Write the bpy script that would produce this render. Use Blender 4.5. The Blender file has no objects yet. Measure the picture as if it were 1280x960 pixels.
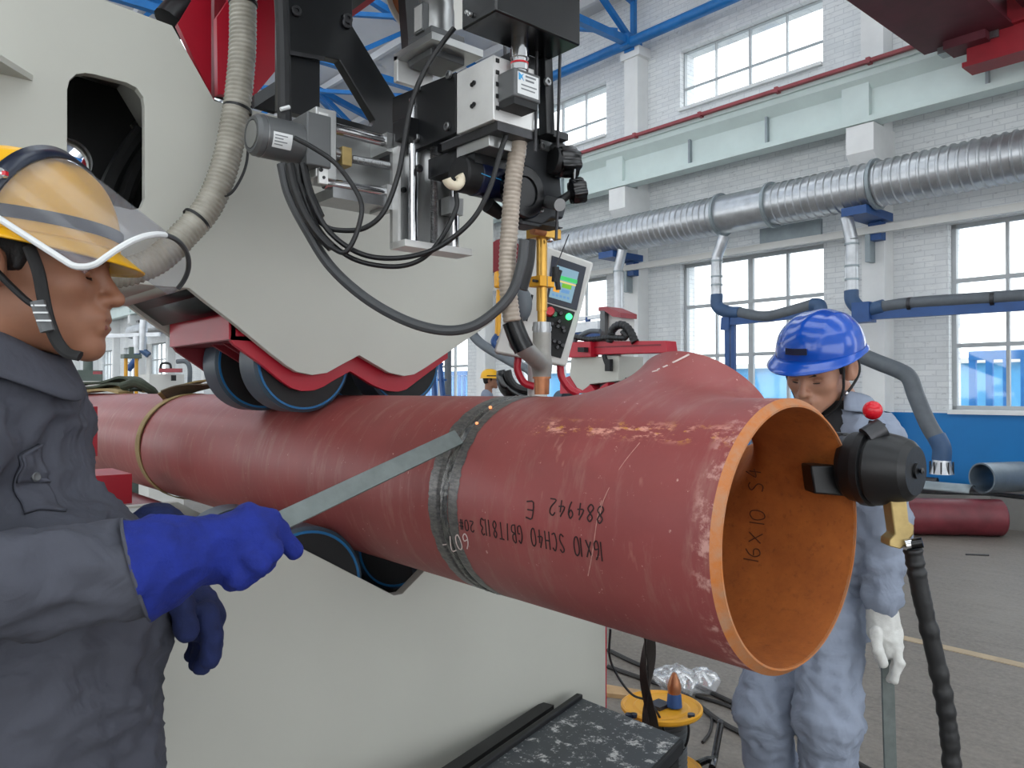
import bpy, bmesh, math, random
import numpy as np
from mathutils import Vector, Matrix, Euler, noise

random.seed(7)
SC = bpy.context.scene
COL = SC.collection
PI = math.pi

# ---------------------------------------------------------------- camera, sky, exposure
cam_d = bpy.data.cameras.new('camera')
cam_d.sensor_width = 36.0
cam_d.lens = 36.0 * 970.7 / 1280.0
cam_d.clip_start = 0.05
cam_d.clip_end = 400
cam = bpy.data.objects.new('camera', cam_d)
COL.objects.link(cam)
cam.location = (0.5896, -1.072, 1.4882)
_th, _pit = 0.717546, 0.0097342
_F = Vector((-math.cos(_th) * math.cos(_pit), math.sin(_th) * math.cos(_pit), math.sin(_pit)))
cam.rotation_euler = _F.to_track_quat('-Z', 'Y').to_euler()
SC.camera = cam

world = bpy.data.worlds.new('overcast_sky')
SC.world = world
world.use_nodes = True
_bg = world.node_tree.nodes['Background']
_bg.inputs[0].default_value = (0.93, 0.965, 1.0, 1)
_bg.inputs[1].default_value = 1.6
SC.view_settings.view_transform = 'Standard'
SC.view_settings.look = 'None'
SC.view_settings.exposure = 1.0
SC.view_settings.gamma = 1.0
SC.view_settings.use_curve_mapping = False

# ---------------------------------------------------------------- materials
def lin(r, g, b):
    f = lambda c: (c / 255 / 12.92) if c / 255 <= 0.04045 else ((c / 255 + 0.055) / 1.055) ** 2.4
    return (f(r), f(g), f(b), 1.0)

class NT:
    def __init__(s, name):
        s.m = bpy.data.materials.new(name); s.m.use_nodes = True
        s.t = s.m.node_tree; s.b = s.t.nodes['Principled BSDF']; s.out = s.t.nodes['Material Output']
        s.co = None
    def n(s, typ, **kw):
        nd = s.t.nodes.new(typ)
        for k, v in kw.items():
            setattr(nd, k, v)
        return nd
    def l(s, a, b): s.t.links.new(a, b)
    def coord(s):
        if s.co is None:
            g = s.n('ShaderNodeNewGeometry'); s.co = g.outputs['Position']
        return s.co
    def mapped(s, scale):
        mp = s.n('ShaderNodeMapping'); s.l(s.coord(), mp.inputs[0]); mp.inputs['Scale'].default_value = scale
        return mp.outputs[0]
    def noise(s, scale, detail=4, rough=.6, vec=None):
        nz = s.n('ShaderNodeTexNoise'); nz.inputs['Scale'].default_value = scale
        nz.inputs['Detail'].default_value = detail; nz.inputs['Roughness'].default_value = rough
        s.l(vec if vec is not None else s.coord(), nz.inputs['Vector']); return nz.outputs['Fac']
    def ramp(s, fac, p0, p1, c0=(0, 0, 0, 1), c1=(1, 1, 1, 1)):
        r = s.n('ShaderNodeValToRGB'); e = r.color_ramp.elements
        e[0].position, e[0].color, e[1].position, e[1].color = p0, c0, p1, c1
        s.l(fac, r.inputs[0]); return r.outputs[0]
    def mix(s, fac, a, b, mode='MIX'):
        mx = s.n('ShaderNodeMix', data_type='RGBA', blend_type=mode)
        for i, v in ((0, fac), (6, a), (7, b)):
            if hasattr(v, 'is_output'): s.l(v, mx.inputs[i])
            else: mx.inputs[i].default_value = v
        return mx.outputs[2]
    def bump(s, h, strength=.3, dist=.01, prev=None):
        b = s.n('ShaderNodeBump'); b.inputs['Strength'].default_value = strength; b.inputs['Distance'].default_value = dist
        s.l(h, b.inputs['Height'])
        if prev is not None: s.l(prev, b.inputs['Normal'])
        s.l(b.outputs[0], s.b.inputs['Normal']); return b.outputs[0]
    def col(s, v):
        if hasattr(v, 'is_output'): s.l(v, s.b.inputs['Base Color'])
        else: s.b.inputs['Base Color'].default_value = v
    def p(s, rough=.5, metal=0, **kw):
        s.b.inputs['Roughness'].default_value = rough; s.b.inputs['Metallic'].default_value = metal
        for k, v in kw.items(): s.b.inputs[k].default_value = v

MATS = {}
def paint(name, rgb, rough=.5, metal=0, var=.12, scale=6, bump=0, bscale=120, **kw):
    t = NT(name); c = lin(*rgb)
    if var:
        f = t.ramp(t.noise(scale, 5), .3, .7)
        d = tuple(x * (1 - var) for x in c[:3]) + (1,); u = tuple(min(1, x * (1 + var)) for x in c[:3]) + (1,)
        t.col(t.mix(f, d, u))
    else: t.col(c)
    t.p(rough, metal, **kw)
    if bump: t.bump(t.noise(bscale, 3), bump, .004)
    MATS[name] = t.m
    return t

paint('machine_grey', (184, 184, 175), .42, var=.03, scale=2.5, bump=.03, bscale=60)
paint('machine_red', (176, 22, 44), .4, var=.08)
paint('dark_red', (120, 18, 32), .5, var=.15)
paint('black_paint', (13, 15, 18), .36, var=.25, scale=20)
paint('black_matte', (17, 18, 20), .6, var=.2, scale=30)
paint('black_rubber', (25, 26, 28), .48, var=.15, scale=25, bump=.1)
paint('black_gloss', (10, 11, 14), .22, var=.1)
paint('tyre_blue_grey', (52, 66, 78), .45, var=.12, scale=12)
paint('bright_blue', (18, 98, 150), .45, var=.1)
paint('aluminium', (186, 187, 186), .33, .85, var=.05, scale=18)
paint('aluminium_plate', (222, 222, 220), .4, .45, var=.07, scale=14)
paint('motor_grey', (96, 98, 99), .42, .25, var=.08)
paint('cast_grey', (50, 52, 55), .5, .35, var=.15, scale=25)
paint('steel', (150, 151, 152), .3, .9, var=.1, scale=30)
paint('chrome', (215, 215, 217), .12, 1, var=0)
paint('dark_steel', (70, 70, 72), .4, .8, var=.2, scale=30)
paint('brass', (196, 152, 74), .32, .85, var=.12, scale=30)
paint('brass_dull', (170, 148, 98), .42, .6, var=.15, scale=40)
paint('brass_yellow', (222, 160, 30), .35, .25, var=.06)
paint('copper', (176, 118, 84), .4, .7, var=.15, scale=40)
paint('nozzle_grey', (150, 148, 142), .5, .3, var=.08, scale=30)
paint('cream_plastic', (226, 215, 190), .4, var=.05)
paint('blue_black', (26, 34, 52), .32, var=.2)
paint('motor_blue', (12, 22, 52), .32, var=.15)
paint('white_label', (222, 224, 224), .5, var=.02)
paint('print_grey', (120, 124, 128), .6, var=0)
paint('print_blue', (60, 160, 215), .5, var=0)
paint('white_paint', (214, 214, 210), .5, var=.04)
paint('cabinet_white', (208, 208, 204), .42, var=.03)
paint('truss_blue', (26, 112, 182), .45, var=.12)
paint('steel_blue', (34, 76, 134), .45, var=.12)
paint('elbow_blue', (56, 84, 120), .5, var=.12)
paint('hose_grey', (92, 98, 104), .55, var=.1, scale=12)
paint('mint_beam', (206, 220, 217), .5, var=.05, scale=3)
paint('rail_red', (152, 66, 72), .5, var=.15)
paint('crane_red', (150, 26, 40), .45, var=.15, scale=3)
paint('crane_dark', (88, 30, 42), .6, var=.2, scale=4)
paint('roof_sheet', (214, 214, 214), .6, var=.06, scale=1.5)
paint('galvanised', (190, 193, 196), .34, .8, var=.16, scale=7)
paint('galvanised_bare', (150, 160, 164), .5, .4, var=.12, scale=6)
paint('steel_plate', (150, 148, 144), .5, .4, var=.15, scale=2)
paint('grey_steel_pipe', (118, 128, 136), .42, .5, var=.12, scale=9)
paint('maroon_pipe', (108, 42, 50), .45, var=.3, scale=5)
paint('webbing_khaki', (148, 128, 84), .85, var=.2, scale=18, bump=.3, bscale=400)
paint('webbing_brown', (92, 80, 66), .85, var=.25, scale=14, bump=.3, bscale=400)
paint('webbing_green', (60, 68, 54), .85, var=.25, scale=14, bump=.3, bscale=400)
paint('strap_brown', (42, 35, 32), .75, var=.2, scale=20, bump=.2)
paint('scraper_steel', (112, 120, 118), .5, .35, var=.16, scale=28, bump=.1)
paint('clamp_black', (17, 18, 20), .42, var=.2, scale=30, bump=.06)
paint('red_plastic', (205, 22, 40), .25, var=0)
paint('green_plastic', (30, 120, 80), .3, var=0)
paint('yellow_plastic', (222, 160, 34), .4, var=.08)
paint('helmet_yellow', (240, 180, 16), .3, var=.04)
paint('helmet_blue', (12, 78, 180), .18, var=.02, **{'Coat Weight': .3})
paint('skin', (150, 104, 80), .5, var=.07, scale=30, **{'Subsurface Weight': .08})
paint('skin_light', (176, 128, 104), .5, var=.06, scale=30, **{'Subsurface Weight': .08})
paint('lips', (128, 74, 64), .45, var=.06, scale=60)
paint('lips_light', (150, 92, 82), .45, var=.06, scale=60)
paint('hair_black', (20, 18, 18), .6, var=.3, scale=80, bump=.4, bscale=300)
paint('eye_white', (200, 195, 190), .25, var=0)
paint('eye_dark', (28, 20, 17), .2, var=0)
paint('strap_black', (18, 18, 19), .7, var=.2, scale=60)
_c1 = paint('cloth_dark_grey', (72, 74, 84), .85, var=.08, scale=9, bump=.15, bscale=700)
_c2 = paint('cloth_grey', (136, 145, 162), .85, var=.07, scale=9, bump=.12, bscale=700)
for _c in (_c1, _c2):
    _w = _c.n('ShaderNodeTexNoise'); _w.inputs['Scale'].default_value = 7; _w.inputs['Detail'].default_value = 3; _w.inputs['Distortion'].default_value = 1.6; _c.l(_c.coord(), _w.inputs['Vector'])
    _c.bump(_w.outputs['Fac'], .4, .03, _c.b.inputs['Normal'].links[0].from_socket)
paint('shirt_black', (24, 24, 27), .85, var=.1)
paint('glove_blue', (16, 36, 124), .9, var=.2, scale=22, bump=.35, bscale=260)
paint('glove_navy', (22, 34, 78), .9, var=.3, scale=16, bump=.3, bscale=260)
paint('glove_white', (206, 206, 202), .9, var=.08, scale=26, bump=.3, bscale=320)
paint('boot_black', (28, 26, 26), .5, var=.2)
paint('marker_black', (38, 22, 24), .7, var=0)
paint('marker_faint', (92, 50, 26), .8, var=0)
paint('scratch_pink', (186, 136, 126), .8, var=.2, scale=150)
paint('chalk_white', (214, 196, 190), .9, var=.15, scale=200)
paint('yellow_line', (172, 154, 128), .8, var=.2, scale=5)
paint('plank_wood', (176, 144, 104), .8, var=.2, scale=8)
paint('cable_black', (16, 17, 19), .42, var=.1)
paint('cable_grey', (66, 68, 70), .5, var=.1)
paint('floor_cable', (40, 38, 37), .6, var=.15)
paint('aluminium_frame', (176, 180, 182), .5, .2, var=.05)
paint('outside_blue', (40, 120, 190), .5, var=.1)
paint('outside_sheet', (90, 165, 215), .5, var=.1, scale=1)
paint('outside_ground', (150, 150, 146), .9, var=.1, scale=1)
paint('green_machine', (86, 98, 92), .5, var=.1)
paint('spool_white', (215, 213, 206), .5, var=.04)

def m_floor():
    t = NT('concrete_floor')
    a = t.noise(.55, 6, .65); b = t.noise(9, 6, .7, t.mapped((.35, 1.4, 1))); c = t.noise(40, 4, .7)
    base = t.mix(t.ramp(a, .3, .72), lin(98, 91, 84), lin(126, 119, 110))
    base = t.mix(t.ramp(b, .42, .75), base, lin(88, 81, 75))
    base = t.mix(t.ramp(c, .35, .8), base, lin(132, 125, 117)); t.col(base)
    t.p(.55); t.bump(c, .08, .004); MATS['concrete_floor'] = t.m
m_floor()

def m_brick():
    t = NT('white_brick')
    sep = t.n('ShaderNodeSeparateXYZ'); t.l(t.coord(), sep.inputs[0])
    cb = t.n('ShaderNodeCombineXYZ'); t.l(sep.outputs[0], cb.inputs[0]); t.l(sep.outputs[2], cb.inputs[1])
    br = t.n('ShaderNodeTexBrick'); t.l(cb.outputs[0], br.inputs['Vector'])
    br.inputs['Scale'].default_value = 1; br.inputs['Brick Width'].default_value = .25; br.inputs['Row Height'].default_value = .07
    br.inputs['Mortar Size'].default_value = .007; br.inputs['Mortar Smooth'].default_value = .4
    br.inputs['Color1'].default_value = lin(236, 238, 238); br.inputs['Color2'].default_value = lin(226, 229, 230)
    br.inputs['Mortar'].default_value = lin(212, 215, 217)
    n1 = t.noise(1.1, 6, .65, t.mapped((1, 1, .55))); n2 = t.noise(16, 5, .75, t.mapped((.5, 1, 1.6)))
    c = t.mix(t.ramp(n1, .5, .8), br.outputs['Color'], lin(202, 205, 206))
    c = t.mix(t.ramp(n2, .57, .74), c, lin(160, 161, 163)); t.col(c)
    t.p(.75); t.bump(br.outputs['Fac'], -.5, .012); MATS['white_brick'] = t.m
m_brick()
paint('white_plaster', (232, 233, 232), .7, var=.06, scale=2.2)
paint('dado_blue', (6, 116, 184), .45, var=.06, scale=2)

def m_glass():
    t = NT('window_glass')
    tr = t.n('ShaderNodeBsdfTransparent'); tr.inputs[0].default_value = (.97, .985, .99, 1)
    gl = t.n('ShaderNodeBsdfGlossy'); gl.inputs['Roughness'].default_value = .05
    mx = t.n('ShaderNodeMixShader'); mx.inputs[0].default_value = .06
    t.l(tr.outputs[0], mx.inputs[1]); t.l(gl.outputs[0], mx.inputs[2]); t.l(mx.outputs[0], t.out.inputs[0]); MATS['window_glass'] = t.m
    t = NT('skylight_sheet')
    tr = t.n('ShaderNodeBsdfTransparent'); tr.inputs[0].default_value = (.9, .92, .93, 1)
    gl = t.n('ShaderNodeBsdfTranslucent'); gl.inputs[0].default_value = (.9, .92, .93, 1)
    mx = t.n('ShaderNodeMixShader'); mx.inputs[0].default_value = .35
    t.l(tr.outputs[0], mx.inputs[1]); t.l(gl.outputs[0], mx.inputs[2]); t.l(mx.outputs[0], t.out.inputs[0]); MATS['skylight_sheet'] = t.m
    t = NT('clear_visor')
    tr = t.n('ShaderNodeBsdfTransparent'); tr.inputs[0].default_value = (.9, .9, .92, 1)
    df = t.n('ShaderNodeBsdfDiffuse'); df.inputs[0].default_value = lin(205, 208, 216)
    gl = t.n('ShaderNodeBsdfGlossy'); gl.inputs['Roughness'].default_value = .12
    m1 = t.n('ShaderNodeMixShader'); m1.inputs[0].default_value = .09
    m2 = t.n('ShaderNodeMixShader'); m2.inputs[0].default_value = .025
    t.l(tr.outputs[0], m1.inputs[1]); t.l(df.outputs[0], m1.inputs[2])
    t.l(m1.outputs[0], m2.inputs[1]); t.l(gl.outputs[0], m2.inputs[2]); t.l(m2.outputs[0], t.out.inputs[0]); MATS['clear_visor'] = t.m
    t = NT('clear_film')
    tr = t.n('ShaderNodeBsdfTransparent'); df = t.n('ShaderNodeBsdfDiffuse'); df.inputs[0].default_value = lin(225, 228, 232)
    gl = t.n('ShaderNodeBsdfGlossy'); gl.inputs['Roughness'].default_value = .08
    m1 = t.n('ShaderNodeMixShader'); m1.inputs[0].default_value = .3
    m2 = t.n('ShaderNodeMixShader'); m2.inputs[0].default_value = .3
    t.l(tr.outputs[0], m1.inputs[1]); t.l(df.outputs[0], m1.inputs[2])
    t.l(m1.outputs[0], m2.inputs[1]); t.l(gl.outputs[0], m2.inputs[2]); t.l(m2.outputs[0], t.out.inputs[0]); MATS['clear_film'] = t.m
m_glass()

def m_primer(name, base, seam):
    t = NT(name)
    n1 = t.noise(3.2, 6, .6); n2 = t.noise(60, 5, .8); n3 = t.noise(14, 6, .7, t.mapped((2.2, .5, .5)))
    n4 = t.noise(26, 3, .6, t.mapped((1, .35, .35)))
    c = t.mix(t.ramp(n1, .3, .7), lin(*[x * .92 for x in base]), lin(*[min(255, x * 1.07) for x in base]))
    c = t.mix(t.ramp(n3, .52, .8), c, lin(158, 108, 100))
    c = t.mix(t.ramp(n4, .70, .78), c, lin(176, 120, 110))
    c = t.mix(t.ramp(n2, .655, .70), c, lin(206, 164, 154))
    if seam:
        # rust and chipped primer scuffed in a patchy line along the upper flank of the fitting
        sep = t.n('ShaderNodeSeparateXYZ'); t.l(t.coord(), sep.inputs[0])
        def band(v, a, b):
            m = t.n('ShaderNodeMapRange', interpolation_type='SMOOTHSTEP'); t.l(v, m.inputs[0])
            m.inputs[1].default_value = a; m.inputs[2].default_value = b; return m.outputs[0]
        def mul(a, b):
            m = t.n('ShaderNodeMath', operation='MULTIPLY'); t.l(a, m.inputs[0]); t.l(b, m.inputs[1]); return m.outputs[0]
        z = sep.outputs[2]; x = sep.outputs[0]; y = sep.outputs[1]
        m = mul(mul(band(z, 1.408, 1.424), band(z, 1.446, 1.430)), mul(band(y, -.09, -.11), band(x, -.45, -.40)))
        n5 = t.noise(55, 5, .75, t.mapped((.45, 1, 1)))
        m = mul(m, t.ramp(n5, .51, .60))
        c = t.mix(m, c, t.mix(t.ramp(t.noise(30, 3), .5, .6), lin(212, 150, 132), lin(196, 136, 62)))
        m2 = mul(mul(band(x, -.05, -.025), t.ramp(t.noise(38, 5, .7), .5, .62)), band(y, .2, -.02))
        c = t.mix(m2, c, lin(198, 150, 140))
    t.col(c)
    t.p(.44); t.b.inputs['Specular IOR Level'].default_value = .45
    t.bump(n2, .06, .003); MATS[name] = t.m
m_primer('red_primer', (140, 69, 66), False)
m_primer('red_primer_fitting', (142, 71, 69), True)

def m_rust():
    t = NT('rust_orange')
    n1 = t.noise(9, 6, .7); n2 = t.noise(90, 5, .7)
    c = t.mix(t.ramp(n1, .3, .7), lin(150, 80, 30), lin(188, 108, 44)); c = t.mix(t.ramp(n2, .55, .8), c, lin(128, 70, 30))
    t.col(c); t.p(.8); t.bump(n2, .25, .003); MATS['rust_orange'] = t.m
    t = NT('rust_bevel')
    n1 = t.noise(26, 6, .7)
    c = t.mix(t.ramp(n1, .38, .72), lin(188, 110, 46), lin(170, 132, 104)); t.col(c); t.p(.6, .1); t.bump(t.noise(120), .25, .002); MATS['rust_bevel'] = t.m
    t = NT('weld_metal')
    n = t.noise(45, 5, .7, t.mapped((3, 1, 1))); w = t.noise(220, 2)
    t.col(t.mix(t.ramp(n, .35, .7), lin(70, 72, 74), lin(160, 158, 154))); t.p(.25, .85); t.bump(n, .5, .004, t.bump(w, .2, .002)); MATS['weld_metal'] = t.m
    t = NT('ground_steel')
    n = t.noise(60, 5, .7, t.mapped((1, 3, 3)))
    t.col(t.mix(t.ramp(n, .35, .7), lin(84, 84, 84), lin(132, 128, 124))); t.p(.38, .6); t.bump(n, .2, .002); MATS['ground_steel'] = t.m
    t = NT('hot_metal'); t.col(lin(230, 150, 110)); t.p(.4); t.b.inputs['Emission Color'].default_value = lin(255, 150, 90); t.b.inputs['Emission Strength'].default_value = .6; MATS['hot_metal'] = t.m
    t = NT('tray_black')
    n = t.noise(15, 7, .8); v = t.noise(70, 3, .6)
    c = t.mix(t.ramp(n, .54, .59), lin(58, 63, 67), lin(190, 190, 188)); c = t.mix(t.ramp(v, .64, .69), c, lin(170, 172, 172))
    t.col(c); t.p(.5); MATS['tray_black'] = t.m
    t = NT('hose_clear')
    t.col(t.mix(t.ramp(t.noise(20, 3), .3, .7), lin(142, 138, 126), lin(172, 168, 156))); t.p(.22); MATS['hose_clear'] = t.m
    t = NT('hose_beige')
    t.col(t.mix(t.ramp(t.noise(30, 3), .3, .7), lin(150, 138, 124), lin(182, 170, 156))); t.p(.4); MATS['hose_beige'] = t.m
m_rust()

def emit(name, rgb, s):
    t = NT(name); t.col(lin(*rgb)); t.b.inputs['Emission Color'].default_value = lin(*rgb); t.b.inputs['Emission Strength'].default_value = s; MATS[name] = t.m
emit('screen_glow', (110, 140, 155), .4)
emit('screen_green', (50, 170, 90), .4)
emit('screen_lime', (100, 160, 30), .35)
emit('screen_orange', (205, 140, 40), .35)
emit('screen_blue', (80, 120, 160), .5)
emit('screen_tan', (190, 165, 95), .5)
emit('lamp_green', (60, 245, 130), 1.2)

# ---------------------------------------------------------------- mesh helpers
V = Vector
ORG = {}          # world origin of each object
def frame(d, up=None):
    d = V(d).normalized()
    u = V(up) if up is not None else (V((0, 0, 1)) if abs(d.z) < .9 else V((1, 0, 0)))
    a = u.cross(d).normalized(); b = d.cross(a).normalized()
    return a, b, d

def smooth_path(pts, n=8):
    pts = [V(p) for p in pts]
    if len(pts) < 3: return pts
    out = []; P = [pts[0] * 2 - pts[1]] + pts + [pts[-1] * 2 - pts[-2]]
    for i in range(1, len(P) - 2):
        p0, p1, p2, p3 = P[i - 1:i + 3]
        for k in range(n):
            t = k / n
            out.append(.5 * ((2 * p1) + (p2 - p0) * t + (2 * p0 - 5 * p1 + 4 * p2 - p3) * t * t + (3 * p1 - p0 - 3 * p2 + p3) * t ** 3))
    out.append(pts[-1]); return out

class MB:
    def __init__(s): s.v = []; s.f = []
    def add(s, vs, fs):
        o = len(s.v); s.v += [tuple(x) for x in vs]; s.f += [tuple(i + o for i in f) for f in fs]; return s
    def box(s, a, b):
        x0, y0, z0 = [min(p, q) for p, q in zip(a, b)]; x1, y1, z1 = [max(p, q) for p, q in zip(a, b)]
        return s.add([(x0, y0, z0), (x1, y0, z0), (x1, y1, z0), (x0, y1, z0), (x0, y0, z1), (x1, y0, z1), (x1, y1, z1), (x0, y1, z1)],
                     [(0, 3, 2, 1), (4, 5, 6, 7), (0, 1, 5, 4), (1, 2, 6, 5), (2, 3, 7, 6), (3, 0, 4, 7)])
    def obox(s, c, ax, ay, az, h):       # oriented box, half sizes h
        c = V(c); ax, ay, az = [V(q).normalized() * k for q, k in zip((ax, ay, az), h)]
        vs = [c + i * ax + j * ay + k * az for k in (-1, 1) for i, j in ((-1, -1), (1, -1), (1, 1), (-1, 1))]
        return s.add(vs, [(0, 3, 2, 1), (4, 5, 6, 7), (0, 1, 5, 4), (1, 2, 6, 5), (2, 3, 7, 6), (3, 0, 4, 7)])
    def bar(s, a, b, w, h, up=None):     # rectangular bar from a to b
        a, b = V(a), V(b); x, y, d = frame(b - a, up)
        return s.obox((a + b) / 2, x, y, d, (w / 2, h / 2, (b - a).length / 2))
    def cyl(s, a, b, r, r2=None, n=24, caps=True):
        a, b = V(a), V(b); r2 = r if r2 is None else r2; x, y, d = frame(b - a)
        vs = []
        for c, q in ((a, r), (b, r2)):
            vs += [c + q * (math.cos(2 * PI * i / n) * x + math.sin(2 * PI * i / n) * y) for i in range(n)]
        fs = [(i, (i + 1) % n, n + (i + 1) % n, n + i) for i in range(n)]
        if caps: fs += [tuple(range(n))[::-1], tuple(range(n, 2 * n))]
        return s.add(vs, fs)
    def lathe(s, o, d, prof, n=40, closed=False, arc=None):   # prof: (distance along d, radius)
        o = V(o); x, y, d = frame(d); m = len(prof); vs = []; cnt = n if arc is None else n + 1
        for i in range(cnt):
            t = 2 * PI * i / n if arc is None else arc[0] + (arc[1] - arc[0]) * i / n
            for (h, r) in prof: vs.append(o + d * h + r * (math.cos(t) * x + math.sin(t) * y))
        fs = []; mm = m if closed else m - 1
        for i in range(n):
            j = (i + 1) % cnt
            for k in range(mm):
                k2 = (k + 1) % m
                fs.append((i * m + k, j * m + k, j * m + k2, i * m + k2))
        return s.add(vs, fs)
    def tube(s, pts, r, n=10, sm=8, flat=None, up=None):       # r: number or list per control point
        ctl = [V(p) for p in pts]; P = smooth_path(ctl, sm) if sm else ctl
        if hasattr(r, '__len__'):
            R = [float(np.interp(i / (len(P) - 1), np.linspace(0, 1, len(r)), r)) for i in range(len(P))]
        else: R = [r] * len(P)
        vs = []; prev = None
        for i, p in enumerate(P):
            d = (P[min(i + 1, len(P) - 1)] - P[max(i - 1, 0)]).normalized()
            if prev is None: x, y, _ = frame(d, up)
            else:
                x = (prev - d * prev.dot(d)).normalized(); y = d.cross(x)
            prev = x
            for k in range(n):
                t = 2 * PI * k / n
                vs.append(p + R[i] * (math.cos(t) * x + math.sin(t) * y * (flat or 1)))
        m = len(P)
        fs = [(i * n + k, i * n + (k + 1) % n, (i + 1) * n + (k + 1) % n, (i + 1) * n + k) for i in range(m - 1) for k in range(n)]
        fs += [tuple(range(n))[::-1], tuple(range((m - 1) * n, m * n))]
        return s.add(vs, fs)
    def rings(s, pts, r0, r1, pitch, n=12, sm=8):             # corrugated hose along a path
        P = smooth_path(pts, sm); L = [0]
        for a, b in zip(P, P[1:]): L.append(L[-1] + (b - a).length)
        m = max(4, int(L[-1] / pitch * 4)); Q = []; k = 0; rr = []
        for i in range(m + 1):
            t = L[-1] * i / m
            while k < len(L) - 2 and L[k + 1] < t: k += 1
            u = (t - L[k]) / max(1e-9, L[k + 1] - L[k]); Q.append(P[k].lerp(P[k + 1], u)); rr.append((r0, (r0 + r1) / 2, r1, (r0 + r1) / 2)[i % 4])
        return s.tube(Q, rr, n, 0)
    def ribbon(s, pts, width, thick, wdir):                     # flat strap, wdir(i)->width direction
        P = [V(p) for p in pts]; vs = []
        for i, p in enumerate(P):
            d = (P[min(i + 1, len(P) - 1)] - P[max(i - 1, 0)]).normalized(); w = V(wdir(i) if callable(wdir) else wdir); w = (w - d * w.dot(d)).normalized()
            nn = d.cross(w)
            vs += [p + w * width / 2 + nn * thick / 2, p - w * width / 2 + nn * thick / 2, p - w * width / 2 - nn * thick / 2, p + w * width / 2 - nn * thick / 2]
        fs = [(4 * i + k, 4 * i + (k + 1) % 4, 4 * i + 4 + (k + 1) % 4, 4 * i + 4 + k) for i in range(len(P) - 1) for k in range(4)]
        fs += [(3, 2, 1, 0), tuple(4 * (len(P) - 1) + k for k in range(4))]
        return s.add(vs, fs)
    def prism(s, poly, ext):                                     # planar polygon (3D points) extruded by vector, concave allowed
        bm = bmesh.new(); vs = [bm.verts.new(V(p)) for p in poly]; f = bm.faces.new(vs)
        r = bmesh.ops.extrude_face_region(bm, geom=[f]); ev = [g for g in r['geom'] if isinstance(g, bmesh.types.BMVert)]
        bmesh.ops.translate(bm, vec=V(ext), verts=ev); bmesh.ops.recalc_face_normals(bm, faces=bm.faces[:])
        bmesh.ops.triangulate(bm, faces=[q for q in bm.faces if len(q.verts) > 4])
        bm.verts.index_update(); s.add([v.co[:] for v in bm.verts], [[v.index for v in q.verts] for q in bm.faces]); bm.free(); return s
    def plate(s, outer, holes, ext):                             # polygon with holes, extruded
        from mathutils.geometry import tessellate_polygon
        loops = [[V(p) for p in outer]] + [[V(p) for p in h] for h in holes]
        tri = tessellate_polygon(loops); flat = [p for l in loops for p in l]; n = len(flat); e = V(ext)
        vs = flat + [p + e for p in flat]; fs = [tuple(t) for t in tri] + [tuple(i + n for i in t)[::-1] for t in tri]
        o = 0
        for l in loops:
            m = len(l); fs += [(o + i, o + (i + 1) % m, n + o + (i + 1) % m, n + o + i) for i in range(m)]; o += m
        bm = bmesh.new(); bv = [bm.verts.new(p) for p in vs]
        for f in fs:
            try: bm.faces.new([bv[i] for i in f])
            except ValueError: pass
        bmesh.ops.recalc_face_normals(bm, faces=bm.faces[:]); bm.verts.index_update()
        s.add([v.co[:] for v in bm.verts], [[v.index for v in q.verts] for q in bm.faces]); bm.free(); return s
    def ell(s, c, r, rot=None, n=16, m=10):
        c = V(c); r = (r, r, r) if not hasattr(r, '__len__') else r; M = Euler(rot).to_matrix() if rot else Matrix.Identity(3)
        vs = [c + M @ V((0, 0, -r[2]))]
        for j in range(1, m):
            a = -PI / 2 + PI * j / m
            vs += [c + M @ V((r[0] * math.cos(a) * math.cos(2 * PI * i / n), r[1] * math.cos(a) * math.sin(2 * PI * i / n), r[2] * math.sin(a))) for i in range(n)]
        vs.append(c + M @ V((0, 0, r[2]))); L = len(vs) - 1; fs = []
        for i in range(n):
            fs.append((0, 1 + (i + 1) % n, 1 + i)); fs.append((L, L - n + i, L - n + (i + 1) % n))
            for j in range(m - 2): fs.append((1 + j * n + i, 1 + j * n + (i + 1) % n, 1 + (j + 1) * n + (i + 1) % n, 1 + (j + 1) * n + i))
        return s.add(vs, fs)
    def grid(s, fn, nu, nv, closed_u=False):
        vs = [fn(i / nu, j / nv) for j in range(nv + 1) for i in range(nu if closed_u else nu + 1)]; w = nu if closed_u else nu + 1
        fs = [(j * w + i, j * w + (i + 1) % w, (j + 1) * w + (i + 1) % w, (j + 1) * w + i) for j in range(nv) for i in range(nu)]
        return s.add(vs, fs)
    def obj(s, name, mat, parent=None, ang=35, bevel=0, solid=0, flatshade=False, recalc=True):
        me = bpy.data.meshes.new(name); a = np.array(s.v, float); c = (a.min(0) + a.max(0)) / 2; c[2] = a[:, 2].min()
        me.from_pydata((a - c).tolist(), [], s.f); me.validate()
        if recalc:
            bm = bmesh.new(); bm.from_mesh(me); bmesh.ops.recalc_face_normals(bm, faces=bm.faces[:]); bm.to_mesh(me); bm.free()
        if not flatshade:
            me.shade_smooth(); me.set_sharp_from_angle(angle=math.radians(ang))
        me.materials.append(MATS[mat])
        return link(name, me, V(c), parent, bevel, solid)

def link(name, me, org, parent=None, bevel=0, solid=0):
    o = bpy.data.objects.new(name, me); COL.objects.link(o); ORG[o] = V(org)
    if parent is not None:
        o.parent = parent; o.location = V(org) - ORG[parent]
    else: o.location = V(org)
    if solid:
        m = o.modifiers.new('thickness', 'SOLIDIFY'); m.thickness = solid; m.offset = 0
    if bevel:
        m = o.modifiers.new('bevel', 'BEVEL'); m.width = bevel; m.segments = 2; m.limit_method = 'ANGLE'; m.angle_limit = math.radians(40)
    return o

def again(o, shift, parent=None):         # another piece sharing mesh data
    return link(o.name.split('.')[0], o.data, ORG[o] + V(shift), parent if parent is not None else o.parent)

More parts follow.
